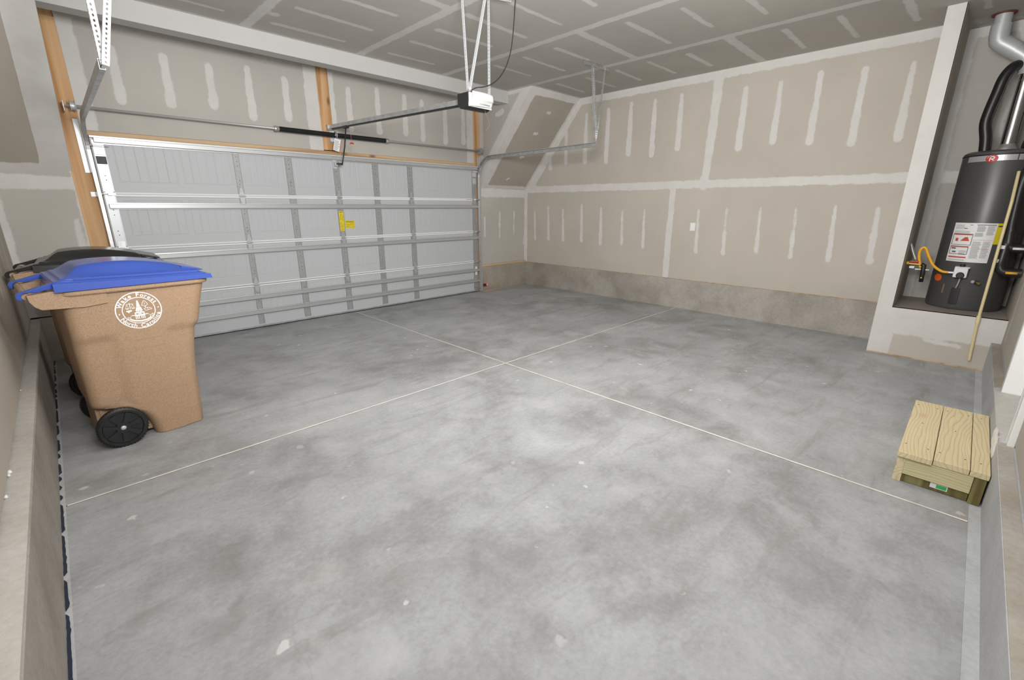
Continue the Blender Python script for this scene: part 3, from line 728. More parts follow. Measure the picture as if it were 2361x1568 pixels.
# ------------------------------------------------------------------ door tracks
def track(name, x, sgn, label):
    t = thing(name, (x, D-.05, 0), label, 'door track', 'galvanised tracks of the garage door')
    yv = D-.045; r = .30; zt_ = 2.235; c = (yv-r, zt_-r+.035)
    pts = [(x, yv, .01), (x, yv, 1.0), (x, yv, c[1])]
    for i in range(1, 13):
        a = math.pi/2*i/12; pts.append((x, c[0]+r*math.cos(a), c[1]+r*math.sin(a)))
    pts.append((x, 4.10, zt_+.048))
    e = .0022; w2, hh = .014, .028     # C shaped rail, opening towards the door
    s_ = -sgn
    prof = [(0, -hh), (s_*-.0, -hh), (0, hh), (s_*2*w2, hh), (s_*2*w2, hh-.008), (s_*(2*w2-e), hh-.008), (s_*(2*w2-e), hh-e), (s_*e, hh-e), (s_*e, -hh+e), (s_*(2*w2-e), -hh+e), (s_*(2*w2-e), -hh+.008), (s_*2*w2, -hh+.008), (s_*2*w2, -hh)]
    prof = [p for i, p in enumerate(prof) if i != 1]
    v = MB().sweep(pts[:3], prof, (1,0,0)).build('vertical_rail', M_GALV if sgn < 0 else M_GALVW, t)
    MB().sweep(pts[2:-1], prof, (1,0,0)).build('curved_rail', M_GALV, t)
    MB().sweep(pts[-2:], prof, (1,0,0)).build('horizontal_rail', M_GALV, t)
    # flag bracket and jamb clips, standing off the post
    b = MB(); b.box((x+sgn*.003, D-.06, 1.80), (x+sgn*.006, FW-.001, 2.28)); b.box((x+sgn*.006, FW-.004, 1.80), (x+sgn*.045, FW-.0005, 2.28))
    b.build('flag_bracket', M_GALVB, t)
    for zz in (.35, 1.05, 1.60):
        b = MB(); b.box((x+sgn*.003, D-.05, zz-.022), (x+sgn*.006, FW-.001, zz+.022)); b.box((x+sgn*.006, FW-.004, zz-.022), (x+sgn*.045, FW-.0005, zz+.022))
        b.cyl((x+sgn*.03, FW-.004, zz), (x+sgn*.03, FW-.012, zz), .008, 6)
        b.build('jamb_clip', M_GALVB, t)
    return t
tl = track('door_track', .642, -1, 'left galvanised door track with curved rail, rising above the two bins')
tr_ = track('door_track', 5.602, 1, 'right galvanised door track with curved rail, reaching out in front of the right wall')

def perf(b, p, q, wdir, wd, pitch=.026, hr=.0055):
    p, q, wdir = Vector(p), Vector(q), Vector(wdir).normalized(); L = (q-p).length; t = (q-p)/L; n = max(1, int(L/pitch)); pt = L/n
    wdir = (wdir - t*wdir.dot(t)).normalized()
    for i in range(n):
        c = p + t*(i+.5)*pt
        o = [(-1,-1),(0,-1),(1,-1),(1,0),(1,1),(0,1),(-1,1),(-1,0)]
        vs = [c + t*(a*pt/2) + wdir*(e*wd/2) for a, e in o]
        vs += [c + t*(hr*1.5*math.cos(math.atan2(e, a))) + wdir*(hr*math.sin(math.atan2(e, a))) for a, e in o]
        b.add(vs, [(k, (k+1) % 8, 8+(k+1) % 8, 8+k) for k in range(8)])
def angle_iron(parent, p, q, d1, d2, wd=.032, mt=None):
    b = MB(); p, q = Vector(p), Vector(q); t = (q-p).normalized()
    d1 = Vector(d1); d1 = (d1 - t*d1.dot(t)).normalized(); d2 = Vector(d2); d2 = (d2 - t*d2.dot(t)).normalized()
    perf(b, p + d1*wd/2, q + d1*wd/2, d1, wd); perf(b, p + d2*wd/2, q + d2*wd/2, d2, wd)
    o = b.build('perforated_brace', mt or M_GALVW, parent)
    m = o.modifiers.new('solid', 'SOLIDIFY'); m.thickness = .002; m.offset = 0
    return o
# right hanger
def zray(px, py, y=None, x=None):
    d = F + RR*((px-1180.5)/FPX) + UU*((784-py)/FPX)
    t = (y-CAM.y)/d.y if y is not None else (x-CAM.x)/d.x
    return CAM + d*t
angle_iron(tr_, (5.605, 4.11, 2.285), (5.42, 4.075, H-.004), (1,0,0), (0,1,0), wd=.03, mt=M_GALV)
angle_iron(tr_, (5.60, 4.125, 2.285), (5.63, 4.05, H-.004), (1,0,0), (0,-1,0), wd=.026, mt=M_GALV)
angle_iron(tr_, (5.24, 4.075, H-.004), (5.74, 4.045, H-.004), (0,0,-1), (0,1,0), mt=M_GALV)
# left hanger
angle_iron(tl, (.650, 4.12, 2.285), (.655, 4.13, H-.004), (1,0,0), (0,-1,0), wd=.036, mt=M_GALVB)
angle_iron(tl, (.655, 4.10, 2.285), (.85, 4.10, H-.004), (1,0,0), (0,-1,0), wd=.036, mt=M_GALVB)

# ------------------------------------------------------------------ torsion shaft and springs
SY, SZ = FW-.10, 2.378
ts = thing('torsion_shaft', (3.1, SY, SZ), 'thin steel torsion shaft with black springs above the garage door', 'torsion spring')
MB().cyl((.575, SY, SZ), (5.66, SY, SZ), .0125, 16).build('shaft', M_SHAFT, ts, smooth=True)
def coil(x0, x1):
    b = MB(); n = int((x1-x0)/.008); prof = []
    for i in range(n):
        prof += [(.0255, i*.008), (.0285, i*.008+.003), (.0285, i*.008+.005), (.0255, i*.008+.0079)]
    b.lathe(prof, (x0, SY, SZ), (1,0,0), 16)
    return b.build('spring', M_BLACKM, ts)
coil(2.42, 3.10); coil(3.14, 3.84)
for x0 in (2.37, 3.84):
    MB().lathe([(.0128,0),(.030,0),(.034,.012),(.030,.03),(.026,.05),(.0128,.05)], (x0, SY, SZ), (1,0,0), 16).build('winding_cone', M_GALV, ts)
for x0 in (.60, 5.575):
    MB().lathe([(.0128,0),(.048,0),(.048,.004),(.036,.008),(.036,.03),(.048,.034),(.050,.04),(.0128,.04)], (x0, SY, SZ), (1,0,0), 24).build('cable_drum', M_GALVB if x0 < 1 else M_STILE, ts)
b = MB().lathe([(.0128,0),(.045,0),(.045,.012),(.0128,.012)], (3.114, SY, SZ), (1,0,0), 20); b.box((3.114, SY, SZ-.07), (3.118, FW+.003, SZ+.05)); b.box((3.08, FW-.001, SZ-.09), (3.16, FW+.003, SZ+.07))
b.build('centre_bracket', M_GALV, ts)
for x0, sg in ((.552, -1), (5.625, 1)):
    b = MB(); b.box((x0, SY-.045, SZ-.055), (x0+.004, FW+.004, SZ+.03)); b.lathe([(.0128,0),(.026,0),(.026,.01),(.0128,.01)], (x0-.003, SY, SZ), (1,0,0), 16)
    b.build('end_bearing_plate', M_GALVB if sg < 0 else M_GALV, ts)
# paper tag hanging from the spring, near the middle post
tg = MB(); Rz = Matrix.Rotation(math.radians(14), 3, 'Y')
tg.box((3.085, SY-.034, 2.185), (3.175, SY-.033, 2.335), Rz, (3.10, SY, 2.335))
tg = tg.build('hanging_tag', M_PAPERW, ts)
b = MB()
for r in range(8):
    b.box((3.095, SY-.0352, 2.198+.015*r), (3.095+random.uniform(.04,.07), SY-.0338, 2.204+.015*r), Rz, (3.10, SY, 2.335))
b.build('tag_print', M_PRINTG, tg)
MB().box((3.168, SY-.0353, 2.188), (3.176, SY-.0337, 2.332), Rz, (3.10, SY, 2.335)).build('tag_border', M_PRINTR, tg)

# ------------------------------------------------------------------ opener
OX0, OX1, OY0, OY1, OZ0, OZ1 = 2.995, 3.262, 3.56, 3.74, 2.305, 2.43
op = thing('door_opener', ((OX0+OX1)/2, 3.65, OZ0), 'black and white ceiling-hung garage door opener with long steel rail', 'door opener')
# housing: black shell, rounded underside, and white light lens on the room side
def shell(x0, x1, y0, y1, z0, z1, ryz):
    b = MB(); n = 10; prof = [(y1, z1), (y0, z1)]
    for i in range(n+1):
        a = math.pi/2*i/n; prof.append((y0 + ryz*(1-math.cos(a)), z0 + ryz*(1-math.sin(a))))
    for i in range(n+1):
        a = math.pi/2*(1 - i/n); prof.append((y1 - ryz*1.0*(1-math.cos(a)), z0 + ryz*(1-math.sin(a))))
    return b.prism(prof, (x1-x0, 0, 0), (x0, 0, 0), (0,1,0), (0,0,1))
shell(OX0, OX1, OY0+.03, OY1, OZ0, OZ1, .06).build('housing', M_BLACK, op, bevel=.006)
b = MB(); n = 14; m_ = 8; vs = []
for i in range(n+1):
    u = i/n; x = OX0+.004 + (OX1-OX0-.004)*u
    bul = .075*math.sin(math.pi*min(1, .22+u*.70))**.55
    for j in range(m_+1):
        v = j/m_; z = OZ0+.012 + (OZ1-.004-OZ0-.012)*v
        dep = bul*(.30+.70*ss(0, .6, v))*(1-.12*ss(.75, 1, v))
        vs.append((x, OY0+.032-dep, z + (.012*u if v < .5 else 0)))
b.add(vs, [(i*(m_+1)+j, (i+1)*(m_+1)+j, (i+1)*(m_+1)+j+1, i*(m_+1)+j+1) for i in range(n) for j in range(m_)])
lens = b.build('light_lens', M_LENS, op, smooth=True); md = lens.modifiers.new('s', 'SOLIDIFY'); md.thickness = .004
MB().box((OX0+.006, OY0+.026, OZ0+.012), (OX1-.002, OY0+.034, OZ1-.005)).build('lens_body', M_LENS, op)
b = MB()
for i in range(9): b.box((OX0+.10+i*.014, OY0-.016+abs(i-4)*.0015, OZ0+.034), (OX0+.106+i*.014, OY0+.01, OZ0+.042))
b.build('vent_slot', M_PRINTG, op)
b = MB(); b.box((OX0+.12, OY0+.06, OZ1-.001), (OX0+.17, OY0+.12, OZ1+.02)); b.build('control_box', M_BLACK, op, bevel=.003)
b = MB(); b.box((OX0+.03, OY0+.05, OZ1-.001), (OX0+.11, OY0+.13, OZ1+.022)); b.build('mounting_plate', M_GALV, op, bevel=.002)
# rail
RX = 3.105
def rail_part(name, mt, a, c, w0, dz0, dz1):
    b = MB(); p = Vector(a); q = Vector(c); s_ = (q-p).cross(Vector((0,0,1))).normalized()*w0/2
    vs = [p-s_+Vector((0,0,dz0)), p+s_+Vector((0,0,dz0)), p+s_+Vector((0,0,dz1)), p-s_+Vector((0,0,dz1)), q-s_+Vector((0,0,dz0)), q+s_+Vector((0,0,dz0)), q+s_+Vector((0,0,dz1)), q-s_+Vector((0,0,dz1))]
    b.add(vs, [(0,1,2,3),(4,7,6,5),(0,4,5,1),(1,5,6,2),(2,6,7,3),(3,7,4,0)]); return b.build(name, mt, op)
rail_part('rail', M_GALV, (RX+.01, OY1-.02, 2.375), (3.075, FW-.04, 2.46), .03, -.004, .038)
rail_part('rail_belt', M_BLACK, (RX+.01, OY1-.02, 2.365), (3.075, FW-.12, 2.448), .022, -.010, .006)
b = MB(); b.box((3.045, FW-.05, 2.44), (3.105, FW+.003, 2.50)); b.build('header_bracket', M_GALV, op)
# trolley, bent arm, release cord
b = MB(); b.box((3.065, 6.02, 2.415), (3.105, 6.12, 2.445)); b.build('trolley', M_BLACK, op)
b = MB(); b.bar((3.085, 6.07, 2.43), (3.085, 6.155, 2.20), .006, .026, (0,1,0)); b.bar((3.089, 6.145, 2.235), (3.089, 6.27, 2.015), .006, .026, (0,1,0)); b.bar((3.089, 6.26, 2.012), (3.089, 6.45, 2.03), .006, .028, (0,0,1))
b.build('door_arm', M_BLACK, op, bevel=.001)
b = MB(); b.box((3.07, 6.44, 2.0), (3.11, 6.508, 2.05)); b.box((3.065, 6.497, 1.97), (3.115, 6.506, 2.09)); b.build('arm_bracket', M_GALVB, op)
# hanging irons from the ceiling
angle_iron(op, (OX0+.045, 3.66, OZ1+.02), (OX0+.035, 3.70, H-.003), (1,0,0), (0,-1,0), .026, M_GALVB)
angle_iron(op, (OX0+.055, 3.655, OZ1+.02), (3.165, 3.55, H-.003), (1,0,0), (0,-1,0), .030, M_GALVB)
angle_iron(op, (OX1-.03, 3.60, OZ1-.004), (OX1-.025, 3.60, H-.003), (1,0,0), (0,-1,0), .026, M_GALVB)
angle_iron(op, (3.00, 3.68, H-.003), (3.42, 3.50, H-.003), (0,0,-1), (0,1,0), .03, M_GALV)
b = MB().lathe([(.001,0),(.012,0),(.012,.008),(.001,.008)], (OX0+.05, 3.63, OZ1+.03), (0,-1,0), 8); b.build('bolt', M_GALVB, op)
P = [(3.04, 3.60, 2.425), (3.045, 3.595, 2.448)] + [tuple(zray(px, py, y=3.50)) for px, py in ((1100, 202), (1118, 200), (1135, 193), (1152, 178), (1166, 155), (1176, 125), (1181, 95), (1185, 50), (1188, 5))]
P += [tuple(Vector(P[-1]) + Vector((.005, -.02, .08))), (P[-1][0]+.02, P[-1][1]-.02, H-.002)]
cd_ = MB().tube(P, .0045, 8, smooth_pts=5).build('power_cord', M_BLACK, smooth=True); tag(cd_, 'thin black power cord looping from the opener up to the ceiling', 'cord')
P = [tuple(zray(px, py, y=3.62)) for px, py in ((1118, 254), (1120, 262), (1124, 272), (1128, 284), (1126, 295), (1119, 301))]
MB().tube(P, .0010, 5, smooth_pts=4).build('antenna_wire', mat('reddish_wire', (.35,.16,.13), .5), op)
# red release handle on its cord
rc = thing('release_cord', (3.13, 5.98, 2.2), 'red release handle hanging on a thin cord from the opener rail', 'release handle')
pt = zray(808, 303, y=6.0); ph = zray(811, 331, y=6.0); pe = zray(816, 405, y=6.0)
MB().tube([(pt.x, 6.0, 2.42), tuple(ph)], .0016, 5).build('cord', mat('red_cord', (.55,.22,.2), .7), rc)
MB().prism([(-.03, -.006), (.03, -.006), (.026, .004), (.006, .014), (-.006, .014), (-.026, .004)], (0, .012, 0), (ph.x, 5.994, ph.z)).build('handle', M_RED, rc, bevel=.002)
MB().tube([tuple(ph), tuple(pe)], .0008, 5).build('cord_tail', mat('pale_cord', (.5,.36,.33), .7), rc)

# ------------------------------------------------------------------ safety sensor, outlet, sand
se = thing('safety_sensor', (5.66, 6.44, .1), 'small black safety sensor with red light beside the right door track', 'sensor')
p = Vector((5.69, 6.47, .115))
MB().box((p.x-.03, p.y-.02, p.z-.018), (p.x+.025, p.y+.02, p.z+.018)).build('body', M_BLACK, se, bevel=.004)
MB().box((p.x-.07, p.y+.012, p.z-.012), (p.x-.01, p.y+.016, p.z+.012)).build('bracket', M_GALV, se)
MB().lathe([(.001,-.012),(.011,-.008),(.015,0),(.013,.006),(.001,.008)], (p.x+.033, p.y-.012, p.z), (.5,-.8,.1), 12).build('light', M_LED, se, smooth=True)
ou = thing('wall_outlet', (W, 3.215, 1.215), 'white outlet cover alone on the bare right wall', 'outlet')
MB().box((W-.006, 3.178, 1.158), (W-.0005, 3.252, 1.272)).build('cover_plate', M_WHITE, ou, bevel=.002)
for zz in (1.192, 1.238): MB().box((W-.009, 3.197, zz-.015), (W-.0055, 3.233, zz+.015)).build('socket', M_TRIM, ou, bevel=.002)
b = MB(); rnd = random.Random(3)
for k in range(260):
    x = 5.62 + abs(rnd.gauss(0, .22)); yy = 6.50 - abs(rnd.gauss(0, .05)); r = rnd.uniform(.003, .012)
    if x > 6.75: continue
    b.lathe([(.0005,-.002),(r,0),(r*.7,r*.5),(.0005,r*.7)], (x, yy, .002), (rnd.uniform(-.2,.2),rnd.uniform(-.2,.2),1), 6)
for k in range(160):
    yy = rnd.uniform(2.3, 6.5); r = rnd.uniform(.002, .008); x = W - abs(rnd.gauss(0, .012)) - .008
    b.lathe([(.0005,-.002),(r,0),(r*.7,r*.5),(.0005,r*.7)], (x, yy, .002), (rnd.uniform(-.2,.2),0,1), 6)
o = b.build('sand', M_SAND); o['kind'] = 'stuff'; tag(o, 'sandy dirt and crumbs along the foot of the far corner', 'dirt')

# ------------------------------------------------------------------ wheeled bins
BL, HWT, HWB = .40, .335, .285
def rrect(xb, xf, hw, r, na=26, nb=14, nc=8):
    P = []
    def ln(p, q, n): return [(p[0]+(q[0]-p[0])*i/n, p[1]+(q[1]-p[1])*i/n) for i in range(n)]
    def arc(cx, cy, a0, n): return [(cx+r*math.cos(a0+math.pi/2*i/n), cy+r*math.sin(a0+math.pi/2*i/n)) for i in range(n)]
    P += ln((xb+r, -hw), (xf-r, -hw), na) + arc(xf-r, -hw+r, -math.pi/2, nc)
    P += ln((xf, -hw+r), (xf, hw-r), nb) + arc(xf-r, hw-r, 0, nc)
    P += ln((xf-r, hw), (xb+r, hw), na) + arc(xb+r, hw-r, math.pi/2, nc)
    P += ln((xb, hw-r), (xb, -hw+r), nb) + arc(xb+r, -hw+r, math.pi, nc)
    return P
BT = .992
def hwz(z): return HWB + (HWT-HWB-.02)*(z-.26)/(BT-.26)
def section_at(z, xb=None, sh=0):
    t = (z-.26)/(BT-.26)
    if xb is None: xb = -.315 - .005*t
    xf = .285 + (.105*t*t + .01*t if t > 0 else .03*t); hw = hwz(z)
    pinch = ss(.745, .68, z)
    out = []
    for x, y in rrect(xb+sh, xf-sh, hw-sh, .062):
        side = 1 - ss(-.16, -.10, x) * ss(.17, .11, x)
        k = ss(hw*.55, hw*.8, abs(y))
        y -= .015*pinch*side*k*(1 if y > 0 else -1)
        if x > .2: x -= .020*pinch*ss(.2, .27, x)
        out.append((x, y, z))
    return out
def loft(rings, cap0=True, cap1=True):
    n = len(rings[0]); V = [p for r in rings for p in r]
    Fs = [(i*n+k, i*n+(k+1) % n, (i+1)*n+(k+1) % n, (i+1)*n+k) for i in range(len(rings)-1) for k in range(n)]
    if cap0: Fs.append(tuple(range(n))[::-1])
    if cap1: Fs.append(tuple((len(rings)-1)*n+k for k in range(n)))
    return V, Fs
def bin_body():
    zs = [.262, .266, .275, .29, .31, .36, .42, .48, .54, .60, .64, .665, .68, .69, .70, .71, .72, .73, .74, .75, .77, .82, .88, .93, BT]
    sh = {.262: .022, .266: .012, .275: .005, .29: .001}
    return loft([section_at(z, None, sh.get(z, 0)) for z in zs])
def make_bin(name, loc, rz, label, lidm, seal):
    root = thing(name, (0, 0, 0), label, 'bin', 'wheeled bins against the left wall')
    b = MB(); V, Fs = bin_body(); b.add(V, Fs)
    # lower front part, with the wheel arch cut away behind
    arch = [(0, -.030), (.004, -.032), (.05, -.040), (.10, -.052), (.15, -.075), (.19, -.110), (.22, -.155), (.245, -.215), (.262, -.28), (.30, -.30)]
    b.add(*loft([section_at(z, xb, .008 if z == 0 else 0) for z, xb in arch], True, False))
    # inner housing between the wheels
    b.box((-.30, -.20, .03), (-.04, .20, .29))
    b.box((-.28, -.215, .09), (-.06, .215, .28))
    # rim collar
    prof = [(.000, BT), (.020, BT+.002), (.026, BT+.010), (.026, BT+.026), (.018, BT+.032), (.0, BT+.032)]
    b.add(*loft([[(x, y, z) for x, y in rrect(-.32-off, .40+off, HWT-.02+off, .062+off)] for off, z in prof], False, True))
    # handle brackets at the back, one per side
    for sg in (-1, 1):
        y0 = sg*(HWT-.045); pl = [(-.445, 1.020), (-.44, .985), (-.425, .955), (-.40, .935), (-.22, .925), (-.12, .935), (-.12, .995), (-.25, 1.02), (-.27, 1.038), (-.30, 1.036)]
        b.prism(pl, (0, sg*.036, 0), (0, y0, 0), (1,0,0), (0,0,1))
    body = b.build('body', M_TAN, root, smooth=True, auto=35)
    b = MB().tube([(-.447, -.29, 1.012), (-.447, .29, 1.012)], .017, 14).build('handle', M_TAN, root, smooth=True, auto=40)
    # lid: domed sheet with two stepped ledges and a turned-down rim
    b = MB(); nx, ny = 90, 80
    def lid(u, v):
        x = -.335 + .768*u; y = -HWT-.010 + (2*HWT+.020)*v
        ed = min(min(v, 1-v)*2*(HWT+.010), (1-u)*.768, u*.768+.02)
        cr = .082*math.sin(math.pi*min(1, max(0, .16+u*.80)))**1.2 * (1 - .22*abs(2*v-1)**2)
        h = .010*ss(.020, .028, ed) + .012*ss(.050, .060, ed) + cr*ss(.06, .17, ed)
        return (x, y, 1.052 + .020*(1-u) + h)
    us = [i/nx for i in range(nx+1)]; vv_ = [i/ny for i in range(ny+1)]
    b.grid(us, vv_, lid)
    # turned down skirt
    ring = [lid(u, 0) for u in us] + [lid(1, v) for v in vv_[1:]] + [lid(u, 1) for u in us[::-1][1:]] + [lid(0, v) for v in vv_[::-1][1:-1]]
    m = len(ring); cxl = .05
    dn = [(p[0] + (.006 if p[0] > .4 else 0), p[1]*1.012, 1.0245) for p in ring]
    b.add(ring + dn, [(i, (i+1) % m, m+(i+1) % m, m+i) for i in range(m)] + [tuple(range(m, 2*m))])
    lo = b.build('lid', lidm, root, smooth=True, auto=32)
    b = MB()
    # front lip tongue of the lid
    b.prism([(0.0, 0.0), (.62, 0.0), (.60, .03), (.02, .03)], (0, 0, 0)) if False else None
    b.prism([(.30, 1.088), (.405, 1.068), (.425, 1.070), (.415, 1.077), (.30, 1.108)], (0, 2*HWT-.20, 0), (0, -HWT+.10, 0), (1,0,0), (0,0,1))
    b.build('lid_lip', lidm, lo, bevel=.003)
    for sg in (-1, 1):
        y0 = sg*.285; pl = [(-.472, .992), (-.484, 1.002), (-.486, 1.020), (-.474, 1.036), (-.44, 1.045), (-.38, 1.062), (-.32, 1.080), (-.27, 1.092), (-.24, 1.090), (-.24, 1.07), (-.30, 1.045), (-.37, 1.038), (-.412, 1.028), (-.425, 1.034), (-.447, 1.034), (-.464, 1.022), (-.462, .995)]
        MB().prism(pl, (0, sg*.05, 0), (0, y0-sg*.025, 0), (1,0,0), (0,0,1)).build('hinge_arm', lidm, lo, bevel=.006)
    # wheels
    for sg in (-1, 1):
        c = Vector((-.20, sg*.295, .13)); ax = (0, sg, 0)
        b = MB()
        prof = [(.001, -.035), (.06, -.035), (.075, -.03), (.118, -.03), (.128, -.02), (.130, 0), (.128, .014), (.118, .022), (.104, .022), (.100, .010), (.040, .010), (.036, .020), (.001, .020)]
        b.lathe(prof, c, ax, 48)
        wv = b.build('wheel', M_BLACK, root, smooth=True, auto=30)
        b = MB(); A1 = Vector((1,0,0)); A2 = Vector((0,0,1)); nn = Vector(ax)
        for k in range(7):      # raised wedge spokes
            an = 2*math.pi*(k+.25)/7; w0, w1 = .15, .30
            ps = []
            for (rr, da) in ((.034, -w0*1.8), (.101, -w1*.62), (.101, w1*.62), (.034, w0*1.8)):
                ps.append((rr*math.cos(an+da), rr*math.sin(an+da)))
            b.prism(ps, nn*.011, c+nn*.0095, A1, A2)
        b.build('spoke', M_BLACK, wv)
        b = MB()
        for k in range(44):     # tread lugs
            an = 2*math.pi*k/44; d = A1*math.cos(an)+A2*math.sin(an); t = A1*-math.sin(an)+A2*math.cos(an)
            p0 = c + d*.1275 + nn*(.012)
            b.add([p0-t*.003-nn*.012, p0+t*.003-nn*.012, p0+t*.003+nn*.006, p0-t*.003+nn*.006, p0-t*.003-nn*.012+d*.0035, p0+t*.003-nn*.012+d*.0035, p0+t*.003+nn*.004+d*.0035, p0-t*.003+nn*.004+d*.0035],
                  [(0,1,2,3),(4,5,6,7),(0,1,5,4),(1,2,6,5),(2,3,7,6),(3,0,4,7)])
            p1 = c + d*.112 + nn*.0215
            b.add([p1-t*.0028-d*.006, p1+t*.0028-d*.006, p1+t*.0028+d*.006, p1-t*.0028+d*.006, p1-t*.002-d*.005+nn*.003, p1+t*.002-d*.005+nn*.003, p1+t*.002+d*.005+nn*.003, p1-t*.002+d*.005+nn*.003],
                  [(0,1,2,3),(4,5,6,7),(0,1,5,4),(1,2,6,5),(2,3,7,6),(3,0,4,7)])
        b.build('tread', M_BLACK, wv)
        MB().lathe([(.001, .026), (.010, .025), (.016, .020), (.001, .0195)], c, ax, 20, cap=False).build('axle_cap', M_GALVB, wv, smooth=True)
    MB().cyl((-.20, -.262, .13), (-.20, .262, .13), .009, 12).build('axle', M_GALV, root)
    # moulded frame line on the near side
    return root, body
def place(root, loc, rz): root.location = loc; root.rotation_euler = (0, 0, rz)
bin1, body1 = make_bin('wheeled_bin', None, 0, 'tan wheeled bin with blue lid and white town seal, nearest the camera', M_BLUE, True)
# white seal on the near side
M_SEAL = mat('white_seal_print', (.86, .86, .85), .5)
SC_ = Vector((.016, 0, .862)); RS = .117
def side_pt(a, c, lift=0):
    # local side surface: half width at height z
    z = SC_.z + c
    return Vector((SC_.x + a, -hwz(z) - .0015 - lift, z))
sb = MB()
def sring(r0, r1, n=72):
    vs = []
    for k in range(n):
        an = 2*math.pi*k/n
        for r in (r0, r1): vs.append(side_pt(r*math.cos(an), r*math.sin(an)))
    sb.add(vs, [(2*k, 2*((k+1) % n), 2*((k+1) % n)+1, 2*k+1) for k in range(n)])
sring(RS-.006, RS); sring(RS-.038, RS-.033)
def spoly(ps): sb.add([side_pt(a, c) for a, c in ps], [tuple(range(len(ps)))])
def sline(ps, w_=.0022, close=False):
    if close: ps = ps + [ps[0]]
    for (a0, c0), (a1, c1) in zip(ps, ps[1:]):
        dx, dz = a1-a0, c1-c0; L = math.hypot(dx, dz) or 1; nx_, nz_ = -dz/L*w_/2, dx/L*w_/2
        spoly([(a0+nx_, c0+nz_), (a0-nx_, c0-nz_), (a1-nx_, c1-nz_), (a1+nx_, c1+nz_)])
S = RS/.117
# steeple and hall
spoly([(-.004,.062), (0,.064), (.003,.061), (.010,.022), (-.010,.022)])
spoly([(-.012,.020), (.012,.020), (.016,.004), (-.016,.004)]); spoly([(-.019,.003), (.019,.003), (.017,-.003), (-.017,-.003)])
for x in (-.012, -.004, .005, .012): spoly([(x-.0022,-.003), (x+.0022,-.003), (x+.0022,-.010), (x-.0022,-.010)])
spoly([(-.022,-.010), (.022,-.010), (.026,-.016), (-.026,-.016)]); sline([(-.026,-.018), (.026,-.018)], .002)
spoly([(-.024,-.019), (-.018,-.019), (-.018,-.026), (-.024,-.026)]); spoly([(-.008,-.019), (.008,-.019), (.008,-.024), (-.008,-.024)]); spoly([(.018,-.019), (.024,-.019), (.024,-.026), (.018,-.026)])
spoly([(-.040,-.026), (.040,-.026), (.044,-.031), (-.044,-.031)]); spoly([(-.026,-.031), (.026,-.031), (.026,-.036), (-.026,-.036)])
for x in (-.022, -.014, -.006, .006, .014, .022): spoly([(x-.0024,-.035), (x+.0024,-.035), (x+.0024,-.054), (x-.0024,-.054)])
sline([(-.044,-.030), (-.052,-.044)], .002); sline([(.044,-.030), (.052,-.040)], .002)
# banner
spoly([(-.050,-.046), (-.030,-.058), (0,-.064), (.030,-.060), (.052,-.048), (.056,-.056), (.034,-.069), (0,-.074), (-.034,-.067), (-.055,-.054)])
sline([(-.062,-.036), (-.050,-.042), (-.048,-.052), (-.062,-.046)], .003, True); sline([(.066,-.030), (.052,-.038), (.050,-.050), (.064,-.044)], .003, True)
# scales
sline([(-.040,.052), (-.040,.014)], .0035); sline([(-.058,.042), (-.050,.045), (-.040,.046), (-.030,.045), (-.022,.042)], .003)
for x in (-.055, -.026): sline([(x,.043), (x-.007,.020)], .0018); sline([(x,.043), (x+.007,.020)], .0018); spoly([(x-.009,.020), (x+.009,.020), (x+.005,.014), (x-.005,.014)])
spoly([(-.062,.006), (-.034,.008), (-.036,-.002), (-.046,-.004), (-.052,-.012), (-.056,-.004), (-.063,-.001)])
# tree and book
sline([(.032,.058), (.024,.046), (.021,.036), (.018,.028), (.028,.026), (.034,.020), (.042,.027), (.050,.032), (.044,.042), (.038,.052)], .0028, True)
spoly([(.030,.022), (.038,.021), (.036,.014), (.032,.014)]); sline([(.030,.044), (.036,.038), (.031,.032)], .002)
sline([(.026,.006), (.042,.011), (.054,.010), (.066,0), (.052,-.003), (.034,-.006)], .0028, True); sline([(.042,.010), (.050,-.002)], .002)
for an in (math.radians(187), math.radians(3)):
    cx_, cz_ = (RS-.018)*math.cos(an), (RS-.018)*math.sin(an); spoly([(cx_+.004*math.cos(q*math.pi/4), cz_+.004*math.sin(q*math.pi/4)) for q in range(8)])
# lettering around the ring
def glyph(ch, size):
    cu = bpy.data.curves.new('g', 'FONT'); cu.body = ch; cu.size = size; cu.offset = size*.028; cu.align_x = 'CENTER'; cu.resolution_u = 3
    o = bpy.data.objects.new('g', cu); COL.objects.link(o)
    bpy.context.view_layer.update()
    dg = bpy.context.evaluated_depsgraph_get(); me = bpy.data.meshes.new_from_object(o.evaluated_get(dg))
    vs = [v.co.copy() for v in me.vertices]; fs = [tuple(p.vertices) for p in me.polygons]
    bpy.data.objects.remove(o); bpy.data.curves.remove(cu); bpy.data.meshes.remove(me)
    return vs, fs
def arc_text(txt, a_mid, span, top, size=.0315):
    wd = {'W': 1.45, 'N': 1.15, 'C': 1.15, 'F': .95, ' ': .75, 'i': .5, 'l': .5, 't': .62, 'r': .68, 'k': .95, 'h': 1, 's': .85}
    ws = [wd.get(c, .95) for c in txt]; tot = sum(ws); acc = 0
    for c, w_ in zip(txt, ws):
        fr = (acc + w_/2)/tot; acc += w_
        if c == ' ': continue
        an = a_mid + (span/2 - span*fr if top else -span/2 + span*fr)
        vs, fs = glyph(c, size); r = RS-.0295 if top else RS-.0085
        out = []
        for v in vs:
            x, y = v.x*1.12, v.y
            if top: er = r + y; et = x; p = (er*math.cos(an) + et*math.sin(an), er*math.sin(an) - et*math.cos(an))
            else: er = r - y; et = x; p = (er*math.cos(an) - et*math.sin(an), er*math.sin(an) + et*math.cos(an))
            out.append(side_pt(*p))
        sb.add(out, fs)
arc_text('Wake Forest', math.radians(93), math.radians(142), True)
